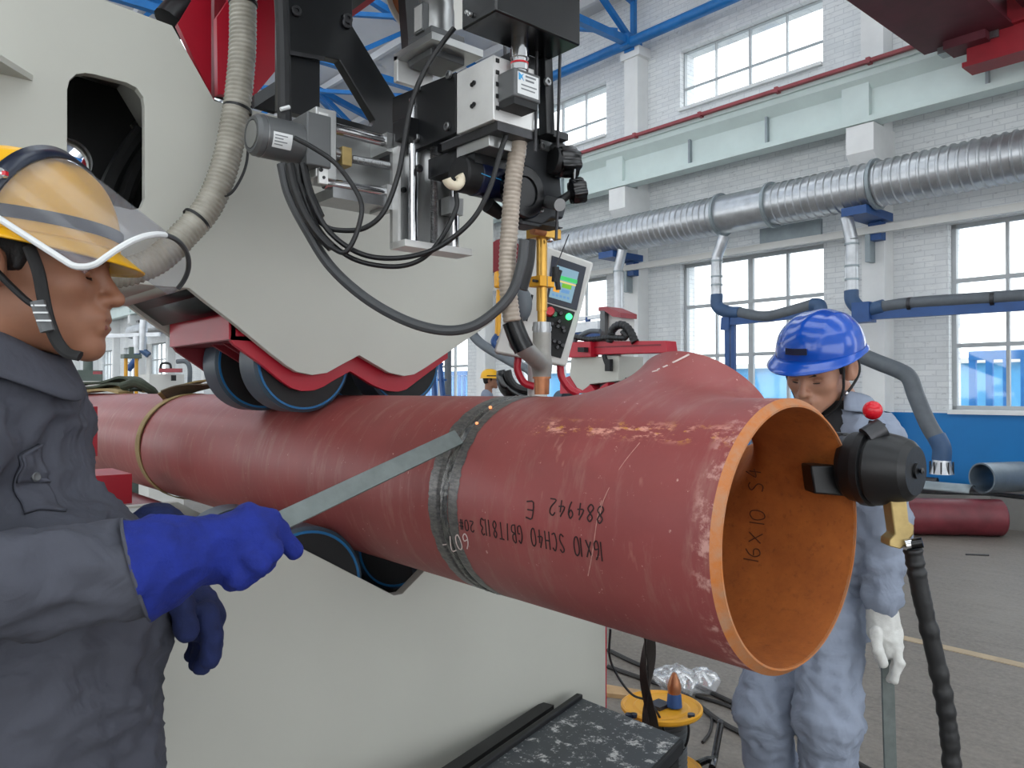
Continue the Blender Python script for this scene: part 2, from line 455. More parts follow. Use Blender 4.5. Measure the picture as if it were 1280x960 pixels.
def tag(o, label, cat, group=None, kind=None):
    o['label'] = label; o['category'] = cat
    if group: o['group'] = group
    if kind: o['kind'] = kind
    return o
def thing(name, loc, label, cat, group=None):
    o = bpy.data.objects.new(name, None); COL.objects.link(o); o.location = loc; ORG[o] = V(loc); o.empty_display_size = .1
    return tag(o, label, cat, group)
def struct(o, label=None):
    o['kind'] = 'structure'
    if label: o['label'] = label
    return o
def sroot(name, loc, label=None):
    o = bpy.data.objects.new(name, None); COL.objects.link(o); o.location = loc; ORG[o] = V(loc)
    return struct(o, label)

# ---------------------------------------------------------------- organic surfaces: blended distance fields meshed on a grid
def sd_cap(P, a, b, ra, rb):
    a, b = np.array(a, float), np.array(b, float); ab = b - a; t = np.clip(((P - a) @ ab) / max(1e-9, ab @ ab), 0, 1)
    return np.linalg.norm(P - a - t[..., None] * ab, axis=-1) - (ra + (rb - ra) * t)
def sd_ell(P, c, r, rot=None):
    Q = P - np.array(c, float)
    if rot is not None: Q = Q @ np.array(Euler(rot).to_matrix())
    r = np.array(r, float); k0 = np.linalg.norm(Q / r, axis=-1); k1 = np.linalg.norm(Q / (r * r), axis=-1) + 1e-9
    return k0 * (k0 - 1) / k1
def sdf(P, prims, k):
    d = None
    for p in prims:
        op = p[0]; kk = k; kw = {}
        if isinstance(p[-1], dict): kw = p[-1]; p = p[:-1]; kk = kw.get('k', k)
        q = sd_cap(P, *p[1:]) if op in ('c', '-c') else sd_ell(P, *p[1:])
        if d is None: d = q; continue
        if op[0] == '-':
            q = -q; h = np.clip(.5 - .5 * (d - q) / kk, 0, 1); d = d + (q - d) * h + kk * h * (1 - h)
        else:
            h = np.clip(.5 + .5 * (q - d) / kk, 0, 1); d = q + (d - q) * h - kk * h * (1 - h)
    return d
def nets(fun, lo, hi, res):
    lo = np.array(lo, float); n = np.ceil((np.array(hi) - lo) / res).astype(int) + 1
    ax = [lo[i] + res * np.arange(n[i]) for i in range(3)]
    G = np.stack(np.meshgrid(*ax, indexing='ij'), -1); f = fun(G.reshape(-1, 3)).reshape(n); f[np.abs(f) < 1e-9] = 1e-9
    s = f < 0; cs = np.zeros(n - 1, int)
    for i in (0, 1):
        for j in (0, 1):
            for k in (0, 1): cs += s[i:n[0] - 1 + i, j:n[1] - 1 + j, k:n[2] - 1 + k]
    act = (cs > 0) & (cs < 8); idx = -np.ones(n - 1, int); cells = np.argwhere(act); idx[act] = np.arange(len(cells))
    acc = np.zeros((len(cells), 3)); cnt = np.zeros(len(cells))
    cor = [(i, j, k) for i in (0, 1) for j in (0, 1) for k in (0, 1)]
    for a in cor:
        for d in range(3):
            if a[d]: continue
            b = list(a); b[d] = 1
            fa = f[tuple((cells + a).T)]; fb = f[tuple((cells + b).T)]; m = (fa < 0) != (fb < 0)
            t = np.where(m, fa / np.where(m, fa - fb, 1), 0); p = np.array(a) + t[:, None] * (np.array(b) - np.array(a))
            acc += np.where(m[:, None], p, 0); cnt += m
    v = lo + res * (cells + acc / cnt[:, None]); F = []
    for d in range(3):
        u, w = (d + 1) % 3, (d + 2) % 3
        sl0 = [slice(None)] * 3; sl1 = [slice(None)] * 3; sl0[d] = slice(0, n[d] - 1); sl1[d] = slice(1, n[d])
        e = np.argwhere(s[tuple(sl0)] != s[tuple(sl1)]); e = e[(e[:, u] > 0) & (e[:, w] > 0) & (e[:, u] < n[u] - 1) & (e[:, w] < n[w] - 1)]
        du = np.zeros(3, int); du[u] = 1; dw = np.zeros(3, int); dw[w] = 1
        q = np.stack([idx[tuple((e - o).T)] for o in (0 * du, du, du + dw, dw)], 1)
        fl = s[tuple(e.T)]; q[~fl] = q[~fl][:, ::-1]; F.append(q)
    return v, np.concatenate(F)
def grad(fun, v, h=1e-3):
    g = np.stack([fun(v + h * e) - fun(v - h * e) for e in np.eye(3)], -1) / (2 * h)
    return g / (np.linalg.norm(g, axis=-1, keepdims=True) + 1e-9)
def blob(name, prims, res, k, mat, parent=None, fold=None, clip=None, xf=None, relax=2):
    """prims in a local frame; xf maps local to world"""
    lo = np.full(3, 1e9); hi = -lo
    for p in prims:
        if p[0][0] == '-': continue
        if p[0] == 'c':
            for q, r in ((p[1], p[3]), (p[2], p[4])): lo = np.minimum(lo, np.array(q) - r); hi = np.maximum(hi, np.array(q) + r)
        else:
            r = max(p[2]); lo = np.minimum(lo, np.array(p[1]) - r); hi = np.maximum(hi, np.array(p[1]) + r)
    fun = lambda P: sdf(P, prims, k)
    v, F = nets(fun, lo - 3 * res - k * .3, hi + 3 * res + k * .3, res)
    for _ in range(relax): v = v - fun(v)[:, None] * grad(fun, v) * .9
    if fold:
        g = grad(fun, v)
        dsp = np.array([fold(V(p)) for p in v]); v = v + g * dsp[:, None]
    me = bpy.data.meshes.new(name)
    if xf is not None: A = np.array(xf); v = v @ A[:3, :3].T + A[:3, 3]
    c = (v.min(0) + v.max(0)) / 2; c[2] = v[:, 2].min()
    me.from_pydata((v - c).tolist(), [], F.tolist()); me.validate()
    if clip:
        bm = bmesh.new(); bm.from_mesh(me)
        for (pc, pn) in clip:
            if xf is not None: pc = xf @ V(pc); pn = xf.to_3x3() @ V(pn)
            bmesh.ops.bisect_plane(bm, geom=bm.verts[:] + bm.edges[:] + bm.faces[:], plane_co=V(pc) - V(c), plane_no=V(pn), clear_outer=True)
        bm.to_mesh(me); bm.free()
    me.shade_smooth(); me.materials.append(MATS[mat])
    return link(name, me, V(c), parent)
def folds(amp, sc, seed=0, fine=.35):
    sc = V(sc)
    def fn(p):
        q = V((p.x * sc.x, p.y * sc.y, p.z * sc.z)) + V((seed * 3.7, seed * 1.3, seed * 5.1))
        a = noise.noise(q); b = noise.noise(q * 2.3 + V((9, 4, 1)))
        return amp * ((1 - 2 * abs(a)) - .5 + fine * (1 - 2 * abs(b)) - .5 * fine)
    return fn

# ================================================================ THE HALL
WY = 9.0; PITCH = 3.92; BAY0 = -5.72; PIL0 = -3.76
def boxo(name, a, b, mat, parent=None, **kw): return MB().box(a, b).obj(name, mat, parent, **kw)

struct(boxo('floor', (-60, -12.4, -.12), (8, WY + .4, 0), 'concrete_floor'), 'worn grey concrete workshop floor')
struct(boxo('trim_1', (-40, 3.76, 0.0), (6, 3.84, .004), 'yellow_line'), 'faded yellowish painted line on the floor')
tag(boxo('yard_ground', (-70, WY + .45, -.3), (12, 60, -.15), 'outside_ground'), 'pale ground of the yard outside the windows', 'ground', kind='structure')

# back wall with window openings
LOW = [1, 0, -1, -2, -3, -7, -8, -9]; UPP = [1, 0, -1, -2, -3]
WZ0, WZ1, UZ0, UZ1 = 1.27, 3.5, 5.96, 6.88
def rect(cx, z0, z1): return [(cx - 1.18, WY, z0), (cx + 1.18, WY, z0), (cx + 1.18, WY, z1), (cx - 1.18, WY, z1)]
holes = [rect(BAY0 + PITCH * k, WZ0, WZ1) for k in LOW] + [rect(BAY0 + PITCH * k, UZ0, UZ1) for k in UPP]
wall = struct(MB().plate([(-52, WY, 0), (6, WY, 0), (6, WY, 8.3), (-52, WY, 8.3)], holes, (0, .38, 0)).obj('wall_back', 'white_brick', flatshade=True), 'long white painted brick wall with tall windows')
struct(boxo('wall_left', (-52.4, -12.4, 0), (-52, WY, 8.3), 'white_plaster'), 'pale end wall far down the hall')
dado = MB()
dado.box((-52, WY - .012, 0), (6, WY - .001, 1.23))
struct(dado.obj('trim_2', 'dado_blue'), 'bright blue painted band along the foot of the brick wall')
pil = None
for k in range(-12, 2):
    x = PIL0 + PITCH * k
    if pil is None:
        pil = MB().box((x - .14, WY - .27, 0), (x + .14, WY - .002, 7.1)).box((x - .2, WY - .3, 6.95), (x + .2, WY - .003, 7.1)).obj('pilaster', 'white_plaster', wall)
        base_x = x
        cor = MB().prism([(x - .17, WY - .002, 4.08), (x - .17, WY - .3, 4.08), (x - .17, WY - .62, 4.42), (x - .17, WY - .62, 4.76), (x - .17, WY - .002, 4.76)], (.34, 0, 0)).obj('corbel', 'white_plaster', wall)
        pd = boxo('pilaster_dado', (x - .145, WY - .282, 0), (x + .145, WY - .004, 1.23), 'dado_blue', wall)
    else:
        again(pil, (x - base_x, 0, 0)); again(cor, (x - base_x, 0, 0)); again(pd, (x - base_x, 0, 0))

fh = [[(cx - 1.4, -12.0, 1.2), (cx + 1.4, -12.0, 1.2), (cx + 1.4, -12.0, 6.6), (cx - 1.4, -12.0, 6.6)] for cx in np.arange(-49, 6, PITCH)]
struct(MB().plate([(-52, -12, 0), (8, -12, 0), (8, -12, 8.6), (-52, -12, 8.6)], fh, (0, -.38, 0)).obj('wall_front_added', 'white_plaster', flatshade=True), 'added unseen near-side wall with openings, dimming light from the camera side')  # wall added out of view to cut light from the camera side

eh = [[(8, cy - 1.3, 2.6), (8, cy + 1.3, 2.6), (8, cy + 1.3, 6.0), (8, cy - 1.3, 6.0)] for cy in (-9.5, 5.5)] + [[(8, -7, .02), (8, 3, .02), (8, 3, 3.6), (8, -7, 3.6)]]  # openings shaped for the light, the large low one for low-angle light
struct(MB().plate([(8, -12.4, 0), (8, WY + .38, 0), (8, WY + .38, 8.6), (8, -12.4, 8.6)], eh, (.38, 0, 0)).obj('wall_right_added', 'white_plaster', flatshade=True), 'added unseen end wall behind the camera with openings that shape the light')  # added out of view to limit the light falling on the grey plates
# windows: frame, mullions, panes as single pieces
protos = {}
def window(idx, cx, z0, z1, rows, cols, fw, label):
    w = sroot('window_%d' % idx, (cx, WY + .15, z0), label)
    key = (z0, z1)
    if key not in protos:
        x0, x1 = cx - 1.18, cx + 1.18; y0, y1 = WY + .1, WY + .16; P = []
        fr = MB()
        for a, b in (((x0, y0, z0), (x0 + fw, y1, z1)), ((x1 - fw, y0, z0), (x1, y1, z1)), ((x0, y0, z0), (x1, y1, z0 + fw)), ((x0, y0, z1 - fw), (x1, y1, z1))): fr.box(a, b)
        P.append(('o', fr.obj('window_frame', 'aluminium_frame', w)))
        P.append(('o', boxo('window_sill', (x0, WY - .06, z0 - .05), (x1, WY + .1, z0 - .002), 'white_plaster', w)))
        xs = [x0 + 2.36 * i / cols for i in range(cols + 1)]
        for i, x in enumerate(xs[1:-1]):
            hw = (fw * .8 if i == 1 else fw * .35); P.append(('o', boxo('mullion', (x - hw, y0 + .005, z0 + fw), (x + hw, y1 - .005, z1 - fw), 'aluminium_frame', w)))
        for z in rows[1:-1]: P.append(('o', boxo('transom', (x0 + fw, y0 + .002, z - fw * .5), (x1 - fw, y1 - .002, z + fw * .5), 'aluminium_frame', w)))
        for r0, r1 in zip(rows, rows[1:]):
            for a, b in zip(xs, xs[1:]): P.append(('o', boxo('pane', (a + .01, WY + .126, r0 + .01), (b - .01, WY + .132, r1 - .01), 'window_glass', w)))
        protos[key] = (cx, [p[1] for p in P])
    else:
        bx, P = protos[key]
        for p in P: again(p, (cx - bx, 0, 0), w)
n = 1
where = {1: 'at the right edge behind the hanging hose', 0: 'behind the blue helmet', -1: 'beyond the control panel', -2: 'seen under the grey arm', -3: 'fourth along the wall', -7: 'far down the hall', -8: 'far down the hall beside the fume arm', -9: 'farthest along the hall'}
for k in LOW:
    window(n, BAY0 + PITCH * k, WZ0, WZ1, [WZ0, 2.04, 2.82, WZ1], 4, .05, 'tall lower window with metal frame, ' + where[k]); n += 1
for k in UPP:
    window(n, BAY0 + PITCH * k, UZ0, UZ1, [UZ0, 6.3, UZ1], 4, .02, 'bright high window above the crane beam, ' + where[k]); n += 1

# roof
def roofz(y): return 8.15 + (WY - y) * .24 if y > -3 else 8.15 + 12 * .24 - (-3 - y) * .24
ceil = sroot('ceiling', (-20, 0, 9), 'pale sheet roof over the hall')
strips = [(9.4, 6.4, 'roof_sheet'), (6.4, 4.6, 'skylight_sheet'), (4.6, 2.0, 'roof_sheet'), (2.0, -1.0, 'skylight_sheet'), (-1.0, -3, 'roof_sheet'), (-3, -5.0, 'roof_sheet'), (-5.0, -8.0, 'skylight_sheet'), (-8.0, -12.5, 'roof_sheet')]
for a, b, m in strips:
    MB().prism([(-52, a, roofz(a)), (-52, b, roofz(b)), (-52, b, roofz(b) + .05), (-52, a, roofz(a) + .05)], (60, 0, 0)).obj('skylight_panel' if m[0] == 's' else 'roof_panel', m, ceil)
for i, y in enumerate(np.arange(8.6, -3, -1.25)):
    MB().box((-52, y - .04, roofz(y) - .17), (6, y + .04, roofz(y) - .02)).obj('purlin', 'roof_sheet', ceil)

# blue roof trusses, one at each pilaster
def make_truss(x):
    t = thing('roof_truss', (x, WY - .3, 7.1), '', 'truss', 'blue roof trusses')
    def br(name, a, b, w): return MB().bar(a, b, w, w).obj(name, 'truss_blue', t)
    y0, y1 = WY - .2, -3.0; zb = 7.2
    br('bottom_chord', (x, y0, zb), (x, -3, zb), .12)
    br('top_chord', (x, y0, roofz(y0) - .26), (x, y1, roofz(y1) - .26), .12)
    N = 7; ys = [y0 + (y1 - y0) * i / N for i in range(N + 1)]
    for i, y in enumerate(ys):
        br('web_post', (x, y, zb), (x, y, roofz(y) - .26), .08)
        if i < N: br('web_diagonal', (x, y, zb) if i % 2 == 0 else (x, y, roofz(y) - .26), (x, ys[i + 1], roofz(ys[i + 1]) - .26) if i % 2 == 0 else (x, ys[i + 1], zb), .08)
    br('gusset', (x, y0 - .12, zb - .05), (x, y0 + .1, zb - .05), .2)
    return t
names = {-1: 'blue steel roof truss bearing on the pilaster left of the large high window', -2: 'blue steel roof truss showing in the gap beside the black bracket', -3: 'third blue roof truss back, over the welding head', -4: 'fourth blue roof truss back along the hall', -6: 'distant blue roof truss seen above the grey frame', -8: 'farthest blue roof truss, over the top of the grey frame'}
for k, lb in names.items():
    t = make_truss(PIL0 + PITCH * k); t['label'] = lb
t = thing('wall_truss', (-15, WY - .35, 7.1), 'long blue tubular brace running along the top of the brick wall', 'brace')
MB().cyl((-44, WY - .35, 7.17), (6, WY - .35, 7.17), .085, n=16).obj('tube', 'truss_blue', t)
for k in range(-6, 2):
    x = PIL0 + PITCH * k
    MB().box((x - .1, WY - .45, 7.1), (x + .1, WY - .28, 7.3)).obj('joint_plate', 'truss_blue', t)
for k in (-4, -3, -2):   # roof cross bracing
    x = PIL0 + PITCH * k
    o = MB().bar((x, 8.4, 7.3), (x + PITCH, 3.6, 7.6), .07, .07).bar((x, 3.6, 7.6), (x + PITCH, 8.4, 7.3), .07, .07).obj('roof_brace', 'truss_blue')
    tag(o, ['pair of crossed blue roof braces nearest the welding head', 'crossed blue roof braces in the middle of the bracket gap', 'crossed blue roof braces deepest in the roof'][k + 2 if k + 2 >= 0 else -(k + 2)], 'brace', 'roof cross braces')

# crane runway
t = thing('crane_beam', (-20, WY - .6, 4.78), 'pale mint crane runway beam carried on corbels along the brick wall', 'beam')
MB().box((-50, WY - .56, 4.84), (6, WY - .5, 5.38)).obj('web', 'mint_beam', t)
MB().box((-50, WY - .72, 5.38), (6, WY - .3, 5.45)).prism([(-50, WY - .56, 5.18), (-50, WY - .68, 5.30), (-50, WY - .68, 5.38), (-50, WY - .56, 5.38)], (56, 0, 0)).obj('top_flange', 'mint_beam', t)
MB().box((-50, WY - .64, 4.77), (6, WY - .4, 4.84)).obj('bottom_flange', 'mint_beam', t)
st = None
for k in range(-8, 2):
    x = PIL0 + PITCH * k
    s2 = MB().box((x - .22, WY - .63, 4.78), (x + .12, WY - .5, 5.38)).obj('bearing_plate', 'mint_beam', t)
    for dx in (PITCH * .36, PITCH * .68):
        MB().box((x + dx - .03, WY - .62, 4.845), (x + dx, WY - .5, 5.2)).obj('stiffener', 'galvanised_bare', t)
MB().box((-50, WY - .7, 5.45), (6, WY - .42, 5.5)).obj('rail_base', 'galvanised_bare', t)
t = thing('conductor_rail', (-20, WY - .78, 5.42), 'thin dull red conductor rail along the top of the mint crane beam', 'rail')
MB().box((-50, WY - .8, 5.425), (6, WY - .74, 5.465)).obj('bar', 'rail_red', t)
for i in range(16): MB().box((-12 + i * 1.2, WY - .81, 5.41), (-11.95 + i * 1.2, WY - .72, 5.48)).obj('hanger', 'rail_red', t)

# red bridge crane at the top right
t = thing('bridge_crane', (-2.384, 8, 4.895), 'dark red bridge crane girder and end carriage hanging at the top right', 'crane')
p = V((-2.384, 8, 4.878)); g = V((-2.761, 7.4, 5.203))
MB().box((p.x, 7.85, p.z + .05), (p.x + 2.6, 8.05, p.z + .62)).obj('end_carriage', 'crane_red', t)
MB().box((p.x - .03, 7.8, p.z), (p.x + 2.6, 8.1, p.z + .05)).obj('lower_flange', 'crane_red', t)
MB().box((p.x - .03, 7.78, p.z + .3), (p.x + 2.6, 7.86, p.z + .34)).obj('rib', 'crane_red', t)
MB().box((g.x, -6, g.z), (g.x + .75, 7.9, g.z + 1.0)).obj('girder', 'crane_dark', t)
MB().box((g.x - .06, -6, g.z - .03), (g.x + .81, 7.9, g.z)).obj('girder_flange', 'crane_dark', t)
MB().box((g.x + .9, -6, g.z + .1), (g.x + 1.2, 7.8, g.z + .5)).obj('walkway', 'crane_dark', t)
MB().box((g.x + .2, 7.7, g.z - .12), (g.x + .6, 8.0, g.z + .02)).obj('bracket', 'crane_dark', t)
for i in range(3): MB().box((g.x + .1 + i * .25, 7.82, g.z - .1), (g.x + .18 + i * .25, 7.98, g.z - .02)).obj('bolt_block', 'steel', t)

# spiral extraction duct
t = thing('spiral_duct', (-12, WY - .8, 3.67), 'large galvanised spiral extraction duct running along the wall', 'duct')
prof = []; x = -34.0
while x < 4:
    if -5.6 < x < -4.85: prof += [(x, .262)]; x += .2; continue
    prof += [(x, .258), (x + .06, .256), (x + .072, .274), (x + .09, .274)]; x += .1
MB().lathe((0, WY - .8, 3.94), (1, 0, 0), prof, 36).obj('pipe', 'galvanised', t, ang=50)
for x in (-13.4, -9.8, -5.6, -4.83, -3.47, -1.3):
    MB().lathe((x, WY - .8, 3.94), (1, 0, 0), [(-.02, .26), (-.02, .3), (.02, .3), (.02, .26)], 36).obj('flange_band', 'galvanised_bare', t)
for k in (-3, -2, -1, 0, 1):
    x = PIL0 + PITCH * k
    MB().box((x - .05, WY - 1.0, 3.58), (x + .25, WY - .27, 3.68)).box((x, WY - .4, 3.36), (x + .16, WY - .27, 3.6)).obj('bracket', 'steel_blue', t)
MB().box((-5.35, WY - .25, 3.52), (-4.45, WY - .2, 3.78)).obj('backing_sheet', 'galvanised_bare', t)

t = thing('cable_trunking', (-10, WY - .42, 3.44), 'white cable trunking running level beneath the spiral duct', 'trunking')
MB().box((-30, WY - .44, 3.44), (3, WY - .38, 3.53)).obj('channel', 'white_paint', t)
for k in range(-4, 2): MB().box((PIL0 + PITCH * k - .03, WY - .42, 3.1), (PIL0 + PITCH * k + .03, WY - .27, 3.44)).obj('bracket', 'galvanised_bare', t)

# fume extraction drops and arms
def drop(label, top, bot, mid=None):
    t = thing('duct_drop', (bot[0], bot[1], bot[2]), label, 'duct', 'duct drops')
    a = V(top); b = V(bot)
    k = V((b.x, b.y, a.z - .28))
    MB().tube([a, a.lerp(k, .5), k], .075, 14, 1).obj('branch', 'galvanised', t, ang=50)
    MB().cyl(k, b, .075, n=18).obj('pipe', 'galvanised', t)
    for z in (b.z + .15, (b.z + k.z) / 2, k.z - .05): MB().lathe((b.x, b.y, z), (0, 0, 1), [(-.012, .075), (-.012, .084), (.012, .084), (.012, .075)], 18).obj('joint_band', 'galvanised_bare', t)
    return t
drop('galvanised drop pipe feeding the blue elbow left of the blue helmet', (-5.502, 8.1, 3.62), (-5.62, 8.1, 2.807))
drop('galvanised drop pipe beside the pilaster right of the blue helmet', (-3.794, 8.1, 3.583), (-3.73, 8.1, 2.68))
drop('galvanised drop pipe beyond the red welding beam', (-7.323, 8.1, 3.684), (-7.407, 8.1, 1.73))

t = thing('fume_extractor', (-5.445, 8.1, 1.591), 'grey extraction arm on a blue bracket beam passing behind the blue helmet', 'extraction arm')
MB().tube([(-5.62, 8.1, 2.83), (-5.607, 8.1, 2.663), (-5.442, 8.1, 2.573), (-5.256, 8.1, 2.547)], .085, 14).obj('elbow', 'elbow_blue', t)
MB().tube([(-5.317, 8.1, 2.563), (-4.898, 8.1, 2.468), (-4.558, 8.1, 2.504), (-4.183, 8.1, 2.575)], .075, 14).obj('hose', 'hose_grey', t)
MB().tube([(-4.235, 8.1, 2.569), (-4.141, 8.1, 2.551), (-4.121, 8.1, 2.451), (-4.121, 8.1, 2.352)], .085, 14).obj('elbow', 'elbow_blue', t)
MB().bar((-5.506, 8.1, 2.446), (-4.08, 8.1, 2.477), .09, .12).obj('bracket_beam', 'steel_blue', t)
MB().bar((-5.442, 8.1, 2.551), (-5.433, 8.1, 1.373), .07, .07).obj('post', 'steel_blue', t)
MB().bar((-5.355, 8.1, 2.457), (-5.358, 8.1, 1.374), .05, .05).obj('post', 'steel_blue', t)
MB().bar((-5.518, 8.1, 2.414), (-5.392, 8.1, 2.406), .12, .17).obj('clamp', 'steel_blue', t)

t = thing('fume_extractor_hose', (-2.48, 7.4, 0.689), 'grey bent extraction hose with slotted metal hood in front of the blue wall band', 'extraction arm')
MB().tube([(-4.095, 8.05, 2.387), (-3.999, 7.9, 2.274)] + [(-3.668, 7.4, 2.08), (-3.448, 7.4, 1.954), (-3.141, 7.4, 1.812), (-2.891, 7.4, 1.703), (-2.794, 7.4, 1.626), (-2.731, 7.4, 1.442), (-2.615, 7.4, 1.155), (-2.494, 7.4, 0.947)], .085, 14).obj('hose', 'hose_grey', t)
MB().tube([(-2.539, 7.4, 1.035), (-2.486, 7.4, 0.915), (-2.487, 7.4, 0.794)], .09, 14).obj('lower_elbow', 'elbow_blue', t)
c = V((-2.487, 7.4, 0.802))
MB().lathe(c, (0, 0, -1), [(0, .085), (.05, .09), (.15, .115), (.15, .1), (.02, .075)], 20).obj('hood', 'galvanised', t, ang=30)
for i in range(10):
    a = 2 * PI * i / 10
    MB().box((-.006, -.006, 0), (.006, .006, .12)).obj('hood_slat', 'dark_steel', t).location = V((c.x + .108 * math.cos(a), c.y + .108 * math.sin(a), c.z - .145)) - ORG[t]

t = thing('fume_extractor_boom', (-3.635, 8.1, 2.243), 'grey hose laid along a blue boom towards the right edge of the window', 'extraction arm')
MB().tube([(-3.739, 8.1, 2.7), (-3.721, 8.1, 2.564), (-3.587, 8.1, 2.448), (-3.355, 8.1, 2.476)], .085, 14).obj('elbow', 'elbow_blue', t)
MB().tube([(-3.373, 8.1, 2.469), (-3.044, 8.1, 2.487), (-2.547, 8.1, 2.479), (-1.877, 8.1, 2.468)], .07, 14).obj('hose', 'hose_grey', t)
MB().bar((-3.54, 8.1, 2.388), (-1.877, 8.1, 2.371), .08, .11).obj('boom', 'steel_blue', t)
MB().box((-3.69, 8.2, 2.54), V((-3.486, 8, 2.303))).obj('pivot', 'steel_blue', t)

for q in [(-3.061, 8.1, 2.479), (-2.224, 8.1, 2.459)]: MB().lathe(q, (1, 0, 0), [(-.02, .07), (-.02, .08), (.02, .08), (.02, .07)], 16).obj('hose_clip', 'dark_steel', t)

# outside the windows
t = thing('yard_shed', (-4, 22, -.15), 'pale blue sheet shed across the yard, seen through the lower panes', 'shed')
MB().box((-40, 22, -.15), (8, 22.3, 2.25)).obj('wall', 'outside_sheet', t)
MB().box((-40, 21.8, 2.25), (8, 22.4, 2.4)).obj('roof_edge', 'white_paint', t)
def fence(name, x0, x1, y, label):
    t = thing(name, (x0, y, -.15), label, 'fence')
    MB().box((x0, y, 1.95), (x1, y + .08, 2.08)).obj('top_rail', 'outside_blue', t)
    MB().box((x0, y, .3), (x1, y + .08, .42)).obj('bottom_rail', 'outside_blue', t)
    m = None; n = int((x1 - x0) / .22)
    for i in range(n):
        x = x0 + i * .22
        w = .16 if i % 8 == 0 else .07
        if m is None: m = MB().box((x, y + .01, -.15), (x + .09, y + .07, 1.95)).obj('paling', 'outside_blue', t)
        else: again(m, (x - x0, 0, 0))
fence('yard_fence', -3.6, -.2, 11.5, 'bright blue steel fence outside the right-hand window')
fence('yard_fence', -20, -14, 12.5, 'blue steel railing outside the window under the grey arm')

# ================================================================ THE PIPE BEING WELDED
AX = 1.275; R0 = .2032; RI = .1905; SEAM = -.60
pipe = thing('welded_pipe', (-2.4, 0, AX - R0), 'long red primed steel pipe with a branch fitting freshly welded on its near end', 'pipe')
# straight length (hollow), far end open
sp = MB().lathe((0, 0, AX), (1, 0, 0), [(-4.35, RI), (-4.35, R0 - .004), (-4.345, R0), (SEAM - .03, R0), (SEAM - .006, R0 - .010), (SEAM - .006, RI)], 96, closed=True).obj('straight_pipe', 'red_primer', pipe, ang=25)
sp['label'] = 'straight red primed pipe length'
# branch fitting: two cylinders blended by a fillet, cut clean at its three ends
PHI = math.radians(43); TC = np.array([-.305, 0, AX]); BD = np.array([0, math.cos(PHI), math.sin(PHI)]); BR = .1365; BL = .285
def tee_fun(r, rb, k):
    def fn(P):
        Q = P - TC
        a = np.hypot(Q[:, 1], Q[:, 2]) - r
        s = Q @ BD; rad = np.linalg.norm(Q - s[:, None] * BD, axis=1) - rb
        b = np.maximum(rad, -s)
        h = np.clip(.5 + .5 * (b - a) / k, 0, 1); return b + (a - b) * h - k * h * (1 - h)
    return fn
def tee_skin(name, r, rb, k, x0, x1, bl, mat, parent, res=.011):
    fn = tee_fun(r, rb, k); v, F = nets(fn, (x0 - .03, -.24, AX - .24), (x1 + .03, .36, AX + .36), res)
    for _ in range(3): v = v - fn(v)[:, None] * grad(fn, v)
    me = bpy.data.meshes.new(name); c = V((-.3, 0, AX)); me.from_pydata((v - np.array(c)).tolist(), [], F.tolist()); me.validate()
    bm = bmesh.new(); bm.from_mesh(me)
    for pc, pn in (((x1, 0, AX), (1, 0, 0)), ((x0, 0, AX), (-1, 0, 0)), (tuple(TC + BD * bl), tuple(BD))):
        bmesh.ops.bisect_plane(bm, geom=bm.verts[:] + bm.edges[:] + bm.faces[:], plane_co=V(pc) - c, plane_no=V(pn), clear_outer=True)
    if r == RI: bmesh.ops.reverse_faces(bm, faces=bm.faces[:])
    bm.to_mesh(me); bm.free(); me.shade_smooth(); me.materials.append(MATS[mat])
    return link(name, me, c, parent)
tee = tee_skin('branch_fitting', R0, BR, .11, SEAM + .03, -.011, BL - .008, 'red_primer_fitting', pipe)
tee['label'] = 'red primed reducing tee with hand-written markings'
tee_skin('inner_wall', RI, BR - .0095, .04, SEAM + .006, -.0035, BL - .001, 'rust_orange', tee)
MB().lathe((0, 0, AX), (1, 0, 0), [(-.0112, R0), (-.0112, R0 + .0003), (-.0008, RI + .0035), (0, RI + .003), (0, RI), (-.004, RI)], 128).obj('bevelled_rim', 'rust_bevel', tee, ang=20)
MB().lathe(TC + BD * (BL - .0082), BD, [(0, BR), (.007, BR - .007), (.008, BR - .0095), (.002, BR - .0097)], 72).obj('branch_rim', 'rust_bevel', tee, ang=20)
MB().lathe((SEAM, 0, AX), (1, 0, 0), [(.031, R0 + .0002), (.014, R0 - .003), (.006, R0 - .010), (.006, RI)], 96).obj('weld_bevel', 'ground_steel', tee)
# bare ground band either side and the bead itself, with ripples
bead = MB(); NB = 240
def beadpt(u, v):
    t = 2 * PI * u; w = (v - .5) * .026
    r = R0 - .003 + .0045 * max(0, 1 - (w / .0135) ** 2) + .0007 * math.sin(t * 150 + w * 90) + .0016 * noise.noise(V((t * 9, w * 90, 0)))
    return (SEAM - .006 + w + .0016 * math.sin(t * 7 + 1) , r * math.cos(t), AX + r * math.sin(t))
bead.grid(beadpt, NB, 8, True)
wb = bead.obj('weld_bead', 'weld_metal', pipe, ang=80); wb['label'] = 'shiny rippled weld bead'
for sgn, nm in ((-1, 'ground_band'), (1, 'ground_band')):
    def gp(u, v, sgn=sgn):
        t = 2 * PI * u; jag = .006 * noise.noise(V((math.cos(t) * 9, math.sin(t) * 9, sgn * 3.0))) + .004 * noise.noise(V((math.cos(t) * 30, math.sin(t) * 30, sgn * 5.0)))
        w = .004 + v * (.036 + jag)
        xx = SEAM + (sgn * w if sgn > 0 else -.012 - w)
        return (xx, (R0 + .0006 - (.006 if v < .01 else 0)) * math.cos(t), AX + (R0 + .0006 - (.006 if v < .01 else 0)) * math.sin(t))
    MB().grid(gp, 240, 5, True).obj(nm, 'ground_steel', pipe, ang=60)
